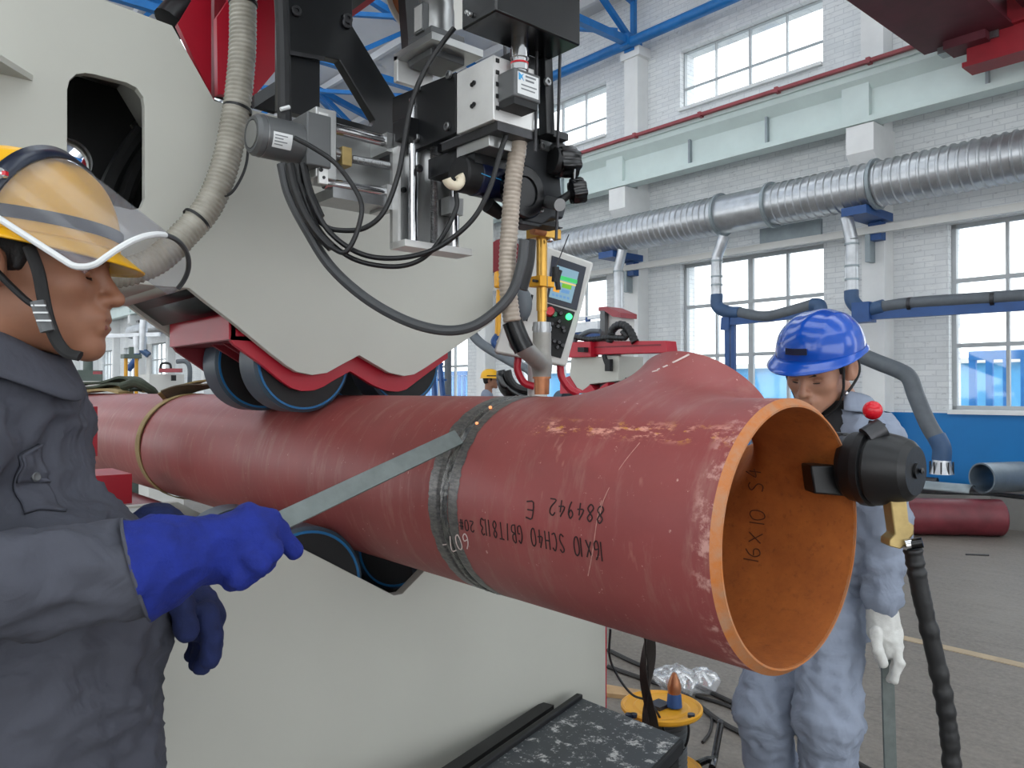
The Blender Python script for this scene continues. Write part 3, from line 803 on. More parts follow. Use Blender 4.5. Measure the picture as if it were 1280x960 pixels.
for q in [(-0.596, -0.094, 1.457), (-0.585, -0.137, 1.427)]:
    MB().ell(q, (.004, .003, .003)).obj('hot_slag', 'hot_metal', pipe)

# hand-written marks: pen strokes laid on the curved surface
GL = {'0': [[(.5, 1), (.15, .8), (.1, .4), (.35, 0), (.75, .1), (.9, .5), (.8, .9), (.5, 1)]], '1': [[(.5, 1), (.5, 0)]],
 '2': [[(.1, .8), (.4, 1), (.8, .85), (.7, .5), (.1, .05), (.9, 0)]], '3': [[(.15, .9), (.5, 1), (.8, .8), (.45, .55), (.85, .35), (.6, 0), (.1, .1)]],
 '4': [[(.6, 1), (.1, .4), (.9, .4)], [(.65, .75), (.6, 0)]], '6': [[(.7, 1), (.3, .7), (.15, .3), (.4, 0), (.8, .15), (.75, .45), (.25, .4)]],
 '7': [[(.1, 1), (.9, 1), (.4, 0)]], '8': [[(.5, .52), (.2, .75), (.5, 1), (.8, .8), (.5, .52), (.15, .2), (.5, 0), (.85, .25), (.5, .52)]],
 '9': [[(.8, .75), (.5, 1), (.2, .75), (.5, .5), (.8, .75), (.7, .3), (.5, 0)]], 'X': [[(.1, .9), (.9, .05)], [(.9, .95), (.1, .1)]],
 'S': [[(.85, .85), (.5, 1), (.15, .8), (.75, .35), (.6, .02), (.1, .12)]], 'C': [[(.85, .85), (.5, 1), (.12, .55), (.35, .05), (.85, .12)]],
 'H': [[(.15, 1), (.12, 0)], [(.85, 1), (.85, 0)], [(.12, .5), (.85, .52)]], 'G': [[(.85, .85), (.5, 1), (.12, .55), (.35, .02), (.85, .1), (.85, .45), (.5, .45)]],
 'B': [[(.15, 0), (.15, 1), (.7, .9), (.65, .6), (.15, .52), (.8, .4), (.75, .08), (.15, 0)]], '/': [[(.6, 1), (.35, 0)]], 'T': [[(.05, 1), (.95, 1)], [(.5, 1), (.5, 0)]],
 'E': [[(.9, 1), (.15, 1), (.1, 0), (.9, 0)], [(.12, .5), (.75, .5)]], '#': [[(.35, 1), (.25, 0)], [(.7, 1), (.6, 0)], [(.05, .66), (.95, .66)], [(.05, .33), (.95, .33)]],
 '-': [[(.1, .5), (.9, .5)]], ' ': []}
def write(text, x0, a0, h, wid, r, mode, mat, pen, name, parent, gap=1.25, drift=0):
    m = MB(); pos = 0; o = None
    for ch in text:
        m = MB()
        for st in GL[ch]:
            P = []
            for (u, v) in smooth_path([(p[0], p[1], 0) for p in st], 3) and [(q.x, q.y) for q in smooth_path([(p[0], p[1], 0) for p in st], 3)]:
                s = pos + u * wid; g = v * h + drift * s
                if mode == 'flip': x, a = x0 - s, a0 + g / r          # read upside down along the pipe
                else: x, a = x0 - g, a0 + s / r                        # running up the inside wall
                P.append(V((x, r * math.cos(a), AX + r * math.sin(a))))
            if len(P) > 1:
                def wd(i, P=P):
                    d = P[min(i + 1, len(P) - 1)] - P[max(i - 1, 0)]; nrm = V((0, P[i].y, P[i].z - AX)); return nrm.cross(d)
                m.ribbon(P, pen, .0006, wd)
        if m.v: o = m.obj(name, mat, parent)
        pos += wid * gap * (.55 if ch == '1' else 1)
    return o
# strokes rise with the surface angle growing (downwards on the near flank), so the lines read upside down
write('884942', -.197, math.radians(168.5), .026, .0165, R0 + .0009, 'flip', 'marker_black', .0022, 'marker_character', tee)
write('E', -.352, math.radians(171.5), .026, .02, R0 + .0009, 'flip', 'marker_black', .0024, 'marker_character', tee)
write('16X10 SCH40 GB/T8113', -.197, math.radians(183.5), .03, .0132, R0 + .0009, 'flip', 'marker_black', .0022, 'marker_character', tee)
write('20#', -.512, math.radians(186), .02, .0125, R0 + .0009, 'flip', 'marker_black', .002, 'marker_character', tee)
write('607-', -.535, math.radians(193), .03, .02, R0 + .0009, 'flip', 'chalk_white', .0022, 'chalk_character', tee, drift=.25)
write('16X10 S4', -.165, math.radians(-31), .03, .021, RI - .0009, 'in', 'marker_faint', .002, 'marker_character', tee)
# scratches and chalk dashes on the fitting
for pts in ([(-0.17, -0.152, 1.411), (-0.186, -0.179, 1.373), (-0.202, -0.198, 1.325), (-0.207, -0.203, 1.295)], [(-0.206, -0.198, 1.324), (-0.211, -0.203, 1.294), (-0.221, -0.202, 1.244), (-0.241, -0.191, 1.203)]):
    m = MB(); P = smooth_path(pts, 4); m.ribbon(P, .0013, .0006, lambda i: V((1, 0, .2))); m.obj('scratch', 'scratch_pink', tee)
_tf = tee_fun(R0 + .0009, BR + .0009, .11)
for pts in ([(-0.307, 0.06, 1.502), (-0.299, 0.069, 1.498)], [(-0.302, 0.066, 1.511), (-0.299, 0.069, 1.514)], [(-0.296, 0.072, 1.52), (-0.291, 0.078, 1.527)], [(-0.286, 0.084, 1.536), (-0.278, 0.093, 1.546), (-0.267, 0.105, 1.559)]):
    P = np.array([tuple(p) for p in smooth_path(pts, 3)])
    for _ in range(6): P = P - _tf(P)[:, None] * grad(_tf, P)
    G = grad(_tf, P); P = [V(p) for p in P]
    MB().ribbon(P, .005, .0006, lambda i: V(G[i]).cross(P[min(i + 1, len(P) - 1)] - P[max(i - 1, 0)])).obj('chalk_dash', 'chalk_white', tee)

# webbing slings hitched round the pipe
def sling(x, label, mat1, mat2, loopw):
    t = thing('lifting_sling', (x, 0, AX - R0), label, 'sling', 'webbing slings on the pipe')
    P = []; n = 60
    for i in range(n + 1):
        a = math.radians(78) + (2 * PI - .2) * i / n; r = R0 + .004 + .003 * math.sin(a * 3)
        P.append((x + .02 * math.sin(a) + .03 * (i / n - .5), r * math.cos(a), AX + r * math.sin(a)))
    MB().ribbon(P, .05, .004, (1, 0, 0)).obj('wrapped_band', mat1, t)
    Q = smooth_path([(x - .06, -.09, AX + .195), (x - .01, -.03, AX + .222), (x + .05, .04, AX + .236), (x + loopw * .6, .1, AX + .238), (x + loopw, .16, AX + .19), (x + loopw * .8, .2, AX + .12)], 6)
    MB().ribbon(Q, .07, .006, (.3, 1, 0)).obj('loose_loop', mat2, t)
    Q = smooth_path([(x - .08, -.1, AX + .19), (x - .03, -.02, AX + .235), (x + .06, .05, AX + .262), (x + loopw * .9, .12, AX + .25), (x + loopw * 1.2, .17, AX + .2)], 6)
    MB().ribbon(Q, .055, .006, (.2, 1, .2)).obj('loose_loop', mat1, t)
    Q = smooth_path([(x + .02, -.205, AX - .03), (x + .03, -.16, AX - .15), (x + .05, -.10, AX - .2), (x + .16, -.03, AX - .225)], 6)
    return t
sling(-2.55, 'khaki webbing sling hitched round the pipe close to the rollers', 'webbing_khaki', 'webbing_brown', .22)
t = thing('lifting_sling', (-3.95, 0, AX + R0), 'bundled green and khaki sling lying on top of the far end of the pipe', 'sling', 'webbing slings on the pipe')
for j, (mm, dz, dy) in enumerate((('webbing_khaki', .006, -.05), ('webbing_green', .03, 0), ('webbing_green', .055, .04), ('webbing_khaki', .018, .06))):
    Q = smooth_path([(-4.28 + .02 * j, -.16, AX + .13), (-4.2, -.1 + dy * .4, AX + .19 + dz), (-4.0, dy, AX + .207 + dz), (-3.72, dy + .03, AX + .215 + dz * 1.3), (-3.5, .05 + dy, AX + .205 + dz * .5)], 6)
    MB().ribbon(Q, .07, .012, (.1, 1, 0)).obj('fold', mm, t)
MB().tube([(-3.55, .0, AX + .24), (-3.47, .04, AX + .255), (-3.45, .1, AX + .22), (-3.5, .13, AX + .2)], .022, 10).obj('eye_loop', 'webbing_green', t)

# ================================================================ ROLLER PRESS MACHINE
XF, XR = -1.18, -1.67
up = thing('press_arm', (-1.42, -.2, 1.5), 'large grey C-shaped press arm with red scalloped lower edge over the pipe', 'machine frame')
def arcpts(c, r, a0, a1, n): return [(c[0] + r * math.cos(math.radians(a0 + (a1 - a0) * i / n)), c[1] + r * math.sin(math.radians(a0 + (a1 - a0) * i / n))) for i in range(n + 1)]
low = [(-1.18, -0.636, 1.718), (-1.18, -0.538, 1.717), (-1.18, -0.479, 1.718), (-1.18, -0.443, 1.691), (-1.18, -0.389, 1.654), (-1.18, -0.287, 1.577), (-1.18, -0.25, 1.551), (-1.18, -0.223, 1.536), (-1.18, -0.183, 1.529), (-1.18, -0.142, 1.535), (-1.18, -0.106, 1.554), (-1.18, -0.051, 1.582), (-1.18, -0.006, 1.56), (-1.18, 0.04, 1.538), (-1.18, 0.086, 1.53), (-1.18, 0.119, 1.535), (-1.18, 0.151, 1.551), (-1.18, 0.397, 1.695)]
topp = [(-1.18, 0.4, 2.148), (-1.18, -0.425, 2.149), (-1.18, -0.518, 2.292), (-1.18, -0.654, 2.303)]
front = [(XF, -1.9, 1.70)] + low + topp + [(XF, -1.9, 2.95)]
cut = [(-1.18, -0.72, 1.886), (-1.18, -0.721, 2.099), (-1.18, -0.717, 2.118), (-1.18, -0.705, 2.134), (-1.18, -0.689, 2.141), (-1.18, -0.672, 2.143), (-1.18, -0.61, 2.142), (-1.18, -0.59, 2.136), (-1.18, -0.577, 2.12), (-1.18, -0.574, 2.099), (-1.18, -0.573, 1.902), (-1.18, -0.581, 1.881), (-1.18, -0.598, 1.874)]
MB().plate(front, [cut], (-.02, 0, 0)).obj('front_plate', 'machine_grey', up, flatshade=True, bevel=.002)
sh = lambda P, x: [(x, p[1], p[2]) for p in P]
rear = [(XR, -1.9, 1.70)] + sh(low, XR) + sh(topp, XR) + [(XR, -1.9, 2.95)]
rc = lambda cy, cz, r: [(XR, cy + r * math.cos(2 * PI * i / 24), cz + r * math.sin(2 * PI * i / 24)) for i in range(24)]
h1 = V((-1.67, -0.612, 2.071)); 
MB().plate(rear, [rc(h1.y - .02, h1.z, .055), sh([(-1.67, -0.476, 2.206), (-1.67, -0.444, 2.244), (-1.67, -0.47, 2.194)], XR), sh([(-1.67, -0.454, 2.171), (-1.67, -0.435, 2.21), (-1.67, -0.435, 2.177)], XR)], (.02, 0, 0)).obj('rear_plate', 'machine_grey', up, flatshade=True)
# black sheet painting in the unlit dark behind the access opening, with the same openings
MB().plate([(XR + .06, -1.2, 1.75), (XR + .06, -.1, 1.75), (XR + .06, -.1, 2.28), (XR + .06, -1.2, 2.5)], [[(XR + .06, p[1], p[2]) for p in rc(h1.y - .02, h1.z, .055)], sh([(-1.62, -0.489, 2.19), (-1.62, -0.458, 2.227), (-1.62, -0.483, 2.178)], XR + .06), sh([(-1.62, -0.467, 2.156), (-1.62, -0.45, 2.194), (-1.62, -0.449, 2.162)], XR + .06)], (-.02, 0, 0)).obj('dark_backing', 'black_matte', up)
MB().prism([(XR - .12, p[1], p[2]) for p in [(-1.79, -0.599, 2.03), (-1.79, -0.549, 2.154), (-1.79, -0.468, 2.257), (-1.79, -0.36, 2.328), (-1.79, -0.359, 2.071)]], (-.012, 0, 0)).obj('rear_red_panel', 'machine_red', up)
for hp_ in ([(-1.5, -0.58, 1.934), (-1.5, -0.559, 2.01), (-1.5, -0.523, 2.087), (-1.5, -0.489, 2.145)], [(-1.5, -0.54, 1.94), (-1.5, -0.522, 2.003), (-1.5, -0.5, 2.061), (-1.5, -0.474, 2.097)]): MB().tube(hp_, .022, 10).obj('inner_hose', 'black_rubber', up)
# soffit and top closing strips follow the outline
sofl = low[:4]
def strip(P, name, mat, x0=XF - .02, x1=XR + .02, th=.012):
    m = MB()
    for a, b in zip(P, P[1:]):
        m.add([(x0, a[1], a[2]), (x0, b[1], b[2]), (x1, b[1], b[2]), (x1, a[1], a[2])], [(0, 1, 2, 3)])
    return m.obj(name, mat, up, solid=th)
strip([(0, -1.9, 1.706)] + [(0, p[1], p[2] + .006) for p in low[:3]], 'soffit', 'machine_grey')
strip([(0, p[1], p[2] + .02) for p in low[2:5]], 'soffit', 'black_paint')
strip([(0, p[1], p[2] - .008) for p in topp] + [(0, -1.9, 2.94)], 'top_strip', 'machine_grey')
MB().box((XF - .02, .385, low[-1][2]), (XR + .02, .399, topp[0][2])).obj('end_strip', 'machine_grey', up)
# stiffener ribs on the grey plate at the left
MB().prism([(-1.199, -0.763, 2.1), (-1.111, -0.845, 2.1), (-0.87, -1.07, 2.1), (-1.193, -1.068, 2.1), (-1.202, -0.833, 2.1)], (0, 0, .012)).obj('stiffener', 'machine_grey', up)
q = V((-1.18, -0.808, 1.918)); MB().prism([(XF, -1.9, q.z), (XF, q.y, q.z), (XF + .06, q.y - .04, q.z), (XF + .2, -1.2, q.z), (XF + .2, -1.9, q.z)], (0, 0, .012)).obj('stiffener', 'machine_grey', up)
# red scalloped carrier plate behind the front plate
redp = [(-1.215, -0.373, 1.611), (-1.215, -0.364, 1.598), (-1.215, -0.297, 1.553), (-1.215, -0.246, 1.513), (-1.215, -0.221, 1.497), (-1.215, -0.192, 1.489), (-1.215, -0.159, 1.491), (-1.215, -0.132, 1.501), (-1.215, -0.11, 1.514), (-1.215, -0.057, 1.541), (-1.215, -0.024, 1.523), (-1.215, 0.008, 1.506), (-1.215, 0.035, 1.496), (-1.215, 0.062, 1.489), (-1.215, 0.091, 1.488), (-1.215, 0.117, 1.494), (-1.215, 0.151, 1.516), (-1.215, 0.258, 1.584)]
MB().prism(redp + [redp[-1][:2] + (1.75,), redp[0][:2] + (1.75,)], (-.016, 0, 0)).obj('scalloped_edge', 'machine_red', up, bevel=.001)
redr = [(XR + .05, p[1], p[2]) for p in redp]
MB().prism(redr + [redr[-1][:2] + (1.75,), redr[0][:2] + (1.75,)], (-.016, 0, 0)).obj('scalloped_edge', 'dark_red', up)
b = redp[0]; z0 = b[2]
MB().box((XF - .035, b[1] - .004, z0), (XR + .03, b[1] + .012, z0 + .12)).obj('cross_box', 'machine_red', up)
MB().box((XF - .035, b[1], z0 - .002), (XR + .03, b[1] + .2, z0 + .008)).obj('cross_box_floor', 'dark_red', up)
for x in (-1.36, -1.44):
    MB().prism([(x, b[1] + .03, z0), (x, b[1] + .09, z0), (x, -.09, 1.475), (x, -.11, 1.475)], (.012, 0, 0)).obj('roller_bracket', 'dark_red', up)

def roller(root, x0, x1, cy, cz, r, ring=True):
    w = thing_part = MB().lathe((x0, cy, cz), (1, 0, 0), [(0, .03), (0, r * .9), (.006, r), (x1 - x0 - .006, r), (x1 - x0, r * .92), (x1 - x0, .03)], 56, closed=True).obj('roller', 'tyre_blue_grey', root, ang=25)
    MB().lathe((x1, cy, cz), (1, 0, 0), [(-.004, r * .90), (.002, r * .90), (.002, r * .94), (-.004, r * .94)], 56, closed=True).obj('tyre_ring', 'bright_blue', w)
    MB().lathe((x1, cy, cz), (1, 0, 0), [(-.004, .02), (.0015, .02), (.0015, r * .895), (-.004, r * .895)], 56, closed=True).obj('wheel_disc', 'black_matte', w)
    MB().cyl((x0 - .03, cy, cz), (x1 + .012, cy, cz), .022, n=20).obj('axle', 'dark_steel', w)
    return w
for cy, cz, rr in ((-.172, 1.566, .131), (.13, 1.5715, .12)):
    roller(up, -1.345, -1.245, cy, cz, rr); roller(up, -1.60, -1.50, cy, cz, rr)

# ---- lower roller base
XL = -1.03
lo = thing('roller_base', (-1.3, 0, 0), 'grey lower roller base with V-notched front plate under the pipe', 'machine frame')
vt = (-1.03, -0.028, 0.991)
vt = (XL, vt[1], vt[2])
right = (-1.03, 0.725, 0.759)
pl = [(XL, -1.6, 0), (XL, -1.6, 1.185), (XL, -.36, 1.185), (XL, vt[1] - .012, vt[2]), (XL, vt[1] + .012, vt[2]), (XL, vt[1] + .10, vt[2] + .062), (XL, .3, 1.02), (XL, right[1], 1.02), (XL, right[1], 0)]
MB().prism(pl, (-.03, 0, 0)).obj('front_plate', 'machine_grey', lo, flatshade=True, bevel=.002)
MB().prism([(-1.62, p[1], p[2]) for p in pl], (-.03, 0, 0)).obj('rear_plate', 'machine_grey', lo, flatshade=True)
MB().box((XL - .03, right[1] - .012, .02), (-1.62, right[1] - .002, 1.015)).obj('end_strip', 'machine_red', lo)
MB().box((XL - .012, right[1], .02), (XL - .002, right[1] + .006, 1.02)).obj('red_edge', 'machine_red', lo)
MB().box((XL - .03, -1.6, 1.165), (-1.62, -.42, 1.18)).obj('deck', 'machine_grey', lo)
MB().box((XL - .03, -1.55, .05), (-1.62, -.9, .06)).obj('floor_pan', 'black_matte', lo)
for cy in (-.25, .25):
    roller(lo, -1.17, -1.075, cy, 1.026, .15); roller(lo, -1.56, -1.46, cy, 1.026, .15)
MB().box((-1.6, -.33, .84), (-1.06, .4, .86)).obj('roller_pan', 'black_matte', lo)

# red guide posts on the near side of the pipe, half hidden by the worker
t = thing('pipe_stand', (-2.35, -.42, 0), 'red pipe stand standing between the dark grey jacket and the pipe', 'pipe stand')
a = V((-2.3, -0.403, 1.438)); c_ = V((-2.3, -0.498, 1.271))
MB().box((-2.3, a.y, a.z), (-2.42, c_.y - .1, c_.z)).obj('upper_block', 'machine_red', t)
a2 = V((-2.2, -0.321, 1.214)); c2 = V((-2.2, -0.396, 1.146))
MB().box((-2.2, a2.y, a2.z), (-2.45, c2.y - .1, c2.z - .03)).obj('bracket', 'machine_red', t)
MB().box((-2.32, c2.y - .12, 0), (-2.44, c2.y - .02, a2.z)).obj('post', 'machine_red', t)
MB().box((-2.2, c2.y - .25, 0), (-2.56, c2.y + .12, .03)).obj('foot_plate', 'machine_red', t)
a3 = V((-2.5, -0.142, 1.118))
MB().cyl((-2.9, -.14, 1.035), (-2.3, -.14, 1.035), .035, n=20).obj('support_roller', 'maroon_pipe', t)

# red slide column with black covers behind the hose, top left of the welding head
t = thing('red_column', (-1.42, -.1, 2.0), 'red boxed slide column rising behind the ribbed clear hose', 'machine column')
MB().prism([(-1.4, -0.436, 2.4), (-1.4, -0.402, 2.471), (-1.4, -0.403, 2.875), (-1.4, -0.347, 2.901), (-1.4, -0.345, 2.227)], (-.02, 0, 0)).obj('side_plate', 'machine_red', t)
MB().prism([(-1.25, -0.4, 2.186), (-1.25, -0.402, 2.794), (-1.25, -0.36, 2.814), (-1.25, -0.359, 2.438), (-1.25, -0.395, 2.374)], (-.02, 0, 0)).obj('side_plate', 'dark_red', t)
MB().prism([(-1.22, -0.406, 2.36), (-1.22, -0.367, 2.433), (-1.22, -0.368, 2.794), (-1.22, -0.231, 2.858), (-1.22, -0.23, 2.32), (-1.22, -0.315, 2.199), (-1.22, -0.403, 2.181)], (-.02, 0, 0)).obj('front_plate', 'machine_red', t)
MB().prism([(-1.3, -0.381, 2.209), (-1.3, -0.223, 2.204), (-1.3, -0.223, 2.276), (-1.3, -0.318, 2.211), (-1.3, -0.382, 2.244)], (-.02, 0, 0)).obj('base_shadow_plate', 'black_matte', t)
MB().prism([(-1.21, -0.319, 2.199), (-1.21, -0.263, 2.248), (-1.21, -0.263, 2.217), (-1.21, -0.319, 2.168)], (-.015, 0, 0)).obj('ledge', 'motor_grey', t)
MB().box((-1.62, -.52, 2.62), (-1.27, .1, 3.1)).obj('slide_beam', 'machine_red', t)
MB().tube([(-1.45, -0.438, 2.417), (-1.45, -0.416, 2.448), (-1.45, -0.389, 2.478), (-1.45, -0.361, 2.545)], .045, 14).obj('black_cover', 'black_paint', t)
m = MB().tube([(-1.6, -0.408, 2.485), (-1.6, -0.393, 2.52), (-1.6, -0.366, 2.548)], .02, 10).obj('white_pipe', 'white_paint', t)

# ================================================================ WELDING HEAD
wh = thing('welding_head', (-.62, -.05, 1.49), 'welding head of black brackets, motors, slides and brass torch over the weld', 'welding head')
X1 = V((1, 0, 0)); Y1 = V((0, 1, 0)); Z1 = V((0, 0, 1))
def bolts(pts, d, r, parent, mat='steel', L=.006):
    base = None; pts = [pts] if isinstance(pts, tuple) else pts
    for p in pts:
        p = V(p); d = V(d)
        if base is None:
            base = MB().lathe(p, d, [(0, 0.0001), (0, r), (L * .8, r), (L, r * .85), (L, r * .45), (L * .4, r * .42), (L * .4, .0001)], 12).obj('bolt', mat, parent, ang=25); p0 = p
        else: again(base, p - p0, parent)
# black bracket plate with triangular opening (faces along the pipe)
br = MB().plate([(-0.86, -0.415, 2.626), (-0.86, -0.254, 2.705), (-0.86, -0.253, 2.259), (-0.86, -0.141, 2.13), (-0.86, -0.141, 2.047), (-0.86, -0.414, 2.044)], [[(-0.86, -0.328, 2.171), (-0.86, -0.315, 2.176), (-0.86, -0.284, 2.178), (-0.86, -0.198, 2.073), (-0.86, -0.206, 2.057), (-0.86, -0.328, 2.06)]], (-.025, 0, 0)).obj('bracket_plate', 'black_paint', wh, flatshade=True, bevel=.002)
bolts([(-0.858, -0.382, 2.248), (-0.858, -0.269, 2.258), (-0.858, -0.267, 2.269)], (1, 0, 0), .011, br, 'dark_steel')
MB().bar((-0.85, -0.399, 2.157), (-0.85, -0.324, 2.166), .008, .006, (1, 0, 0)).obj('seam', 'dark_steel', br)
MB().box((-0.885, -0.403, 2.371), V((-1, -0.174, 2.506)) + V((0, 0, .4))).obj('bracket_arm', 'black_paint', wh)
MB().prism([(-0.95, -0.1, 2.831), (-0.95, 0.025, 2.893), (-0.95, -0.028, 2.28), (-0.95, -0.05, 2.273)], (-.03, 0, 0)).obj('rear_arm', 'black_paint', wh)
# wire spool behind
sp_c = V((-1.05, 0.085, 2.524))
MB().lathe(sp_c, (1, 0, 0), [(-.05, .02), (-.05, .115), (-.045, .115), (-.045, .06), (.045, .06), (.045, .115), (.05, .115), (.05, .02)], 48, closed=True).obj('wire_spool', 'spool_white', wh)
MB().lathe(sp_c, (1, 0, 0), [(-.044, .061), (-.044, .1), (.044, .1), (.044, .061)], 40, closed=True).obj('wire_coil', 'copper', wh)

# horizontal cross slide, along Y
sl = MB().box(V((-0.8, -0.35, 2.022)), V((-0.82, -0.177, 1.9))).obj('slide_back', 'aluminium', wh)
a = V((-0.78, -0.4, 2.016)); b_ = V((-0.78, -0.357, 1.888)); 
MB().box((-.80, a.y, a.z + .004), (-.735, b_.y, b_.z)).obj('end_block', 'aluminium', wh, bevel=.002)
e0 = V((-0.735, -0.397, 2.008)); e1 = V((-0.735, -0.378, 1.875))
MB().box((-.735, e0.y, e0.z), (-.728, e1.y, e1.z)).obj('end_cap', 'aluminium_plate', wh, bevel=.001)
bolts([(-.728, (e0.y + e1.y) / 2, e0.z - .012), (-.728, (e0.y + e1.y) / 2, e1.z + .012)], (1, 0, 0), .003, wh, 'dark_steel', .002)
bolts([(-.727, a.y + .006, b_.z + .012), (-.727, a.y + .006, b_.z + .024)], (1, 0, 0), .004, wh, 'black_paint', .002)
for q0, q1 in (((405, 158), (490, 180)), ((405, 229), (490, 239))): pass
r0, r1 = [(-0.75, -0.376, 1.991), (-0.75, -0.221, 1.99)]; MB().cyl(r0, r1, .011, n=18).obj('guide_rod', 'chrome', wh)
r0, r1 = [(-0.75, -0.376, 1.883), (-0.75, -0.221, 1.887)]; MB().cyl(r0, r1, .011, n=18).obj('guide_rod', 'chrome', wh)
r0, r1 = [(-0.75, -0.376, 1.938), (-0.75, -0.221, 1.944)]; MB().rings([r0, V(r0).lerp(V(r1), .5), r1], .007, .0085, .004, 12).obj('lead_screw', 'steel', wh, ang=60)
n0 = V((-0.735, -0.345, 1.957)); n1 = V((-0.735, -0.324, 1.921)); MB().box((-.765, n0.y, n0.z), (-.735, n1.y, n1.z)).obj('nut_block', 'brass_dull', wh, bevel=.0015)
c0, c1 = [(-0.748, -0.368, 1.948), (-0.748, -0.338, 1.945)]; MB().cyl(c0, c1, .009, n=14).obj('coupling', 'steel', wh)
e0 = V((-0.735, -0.246, 2.005)); e1 = V((-0.735, -0.235, 1.967)); MB().box((-.8, e0.y, e0.z), (-.735, e1.y + .004, e1.z)).obj('rod_holder', 'aluminium', wh)
e0 = V((-0.735, -0.246, 1.901)); e1 = V((-0.735, -0.231, 1.852)); MB().box((-.8, e0.y, e0.z), (-.735, e1.y + .004, e1.z)).obj('rod_holder', 'aluminium', wh)
f0 = V((-0.76, -0.362, 1.877)); f1 = V((-0.76, -0.209, 1.86)); MB().box((-.82, f0.y, f0.z), (-.74, f1.y, f0.z - .02)).obj('slide_rail', 'steel', wh)
# horizontal motor
m0 = V((-0.76, -0.51, 1.949)); m1 = V((-0.76, -0.424, 1.948))
d = Y1
mo = MB().lathe((m0.x, m0.y, m0.z), d, [(0, .0001), (0, .026), (-.003, .026), (-.003, .032), (.004, .037), (.03, .0375), (m1.y - m0.y, .0375), (m1.y - m0.y, .0001)], 40).obj('motor', 'motor_grey', wh, ang=28)
MB().lathe((m0.x, m0.y, m0.z), d, [(-.0035, .0001), (-.0035, .024), (.001, .024)], 32).obj('motor_cap', 'aluminium', mo)
MB().lathe((m0.x, m0.y, m0.z), d, [(.014, .0375), (.014, .038), (.0155, .038), (.0155, .0375)], 40).obj('motor_seam', 'steel', mo)
lab = MB()
def lp(u, v):
    ang = math.radians(-40 + 42 * v); y = m0.y + .022 + u * .036
    return (m0.x + .0381 * math.cos(ang), y, m0.z + .0381 * math.sin(ang))
MB().grid(lp, 6, 8).obj('motor_label', 'white_label', mo)
for i in range(4):
    def lq(u, v, i=i):
        ang = math.radians(-32 + i * 8 + 3 * v); return (m0.x + .0384 * math.cos(ang), m0.y + .025 + u * (.016 + .008 * (i % 2)), m0.z + .0384 * math.sin(ang))
    MB().grid(lq, 3, 1).obj('label_print', 'print_grey', mo)
g0 = V((-0.76, -0.428, 1.994)); g1 = V((-0.76, -0.379, 1.919))
MB().box((-.80, m1.y, g0.z + .008), (-.722, g1.y + .004, m0.z - .045)).obj('gearbox', 'motor_grey', wh, bevel=.003)

# black mounting plate facing the operator, and vertical slide behind it
YP = -.20
bp = MB().plate([(-0.79, -0.2, 2.101), (-0.569, -0.2, 2.086), (-0.569, -0.2, 1.972), (-0.79, -0.2, 1.97)], [], (0, .014, 0)).obj('mounting_plate', 'black_paint', wh, flatshade=True, bevel=.002)
bolts([(-0.691, -0.201, 2.09), (-0.587, -0.201, 2.085), (-0.694, -0.201, 1.992), (-0.592, -0.201, 1.989)], (0, -1, 0), .008, bp, 'steel')
v0 = V((-0.72, -0.233, 1.955)); v1 = V((-0.72, -0.077, 1.775))
vs = MB().box((-.745, v0.y, v0.z + .05), (-.735, v1.y, v1.z)).obj('vertical_slide', 'aluminium', wh)
MB().box((-.735, v0.y, v0.z + .02), (-.715, v0.y + .006, v1.z)).obj('slide_flange', 'aluminium_plate', wh)
MB().box((-.735, v1.y - .014, v0.z + .02), (-.715, v1.y - .008, v1.z)).obj('slide_flange', 'aluminium_plate', wh)
bt = [(-0.7, -0.244, 1.78), (-0.7, -0.095, 1.775)]
MB().box((-.745, v0.y, v1.z - .002), (-.69, v1.y + .012, v1.z + .012)).obj('bottom_plate', 'aluminium_plate', wh, bevel=.001)
z_top = v0.z + .02
for fy in (.22, .88):
    y = v0.y + (v1.y - v0.y) * fy; MB().cyl((-.712, y, v1.z + .01), (-.712, y, z_top + .1), .0095, n=18).obj('guide_rod', 'chrome', wh)
y = v0.y + (v1.y - v0.y) * .54
MB().rings([(-.712, y, v1.z + .01), (-.712, y, v1.z + .1), (-.712, y, z_top + .05)], .0065, .0082, .0042, 12).obj('lead_screw', 'steel', wh, ang=60)
MB().box((-.745, v0.y + .005, z_top + .015), (-.69, v1.y + .02, z_top + .055)).obj('carriage', 'black_paint', wh, bevel=.002)
bolts([(-0.689, -0.202, 1.93), (-0.689, -0.082, 1.934)], (1, 0, 0), .008, wh, 'dark_steel')
bolts((-0.734, -0.209, 1.895), (1, 0, 0), .006, wh, 'black_paint')
s0 = V((-0.7, -0.097, 1.887)); MB().box((-.73, s0.y - .02, s0.z - .03), (-.70, s0.y + .015, s0.z + .005)).obj('slide_stop', 'aluminium', wh)
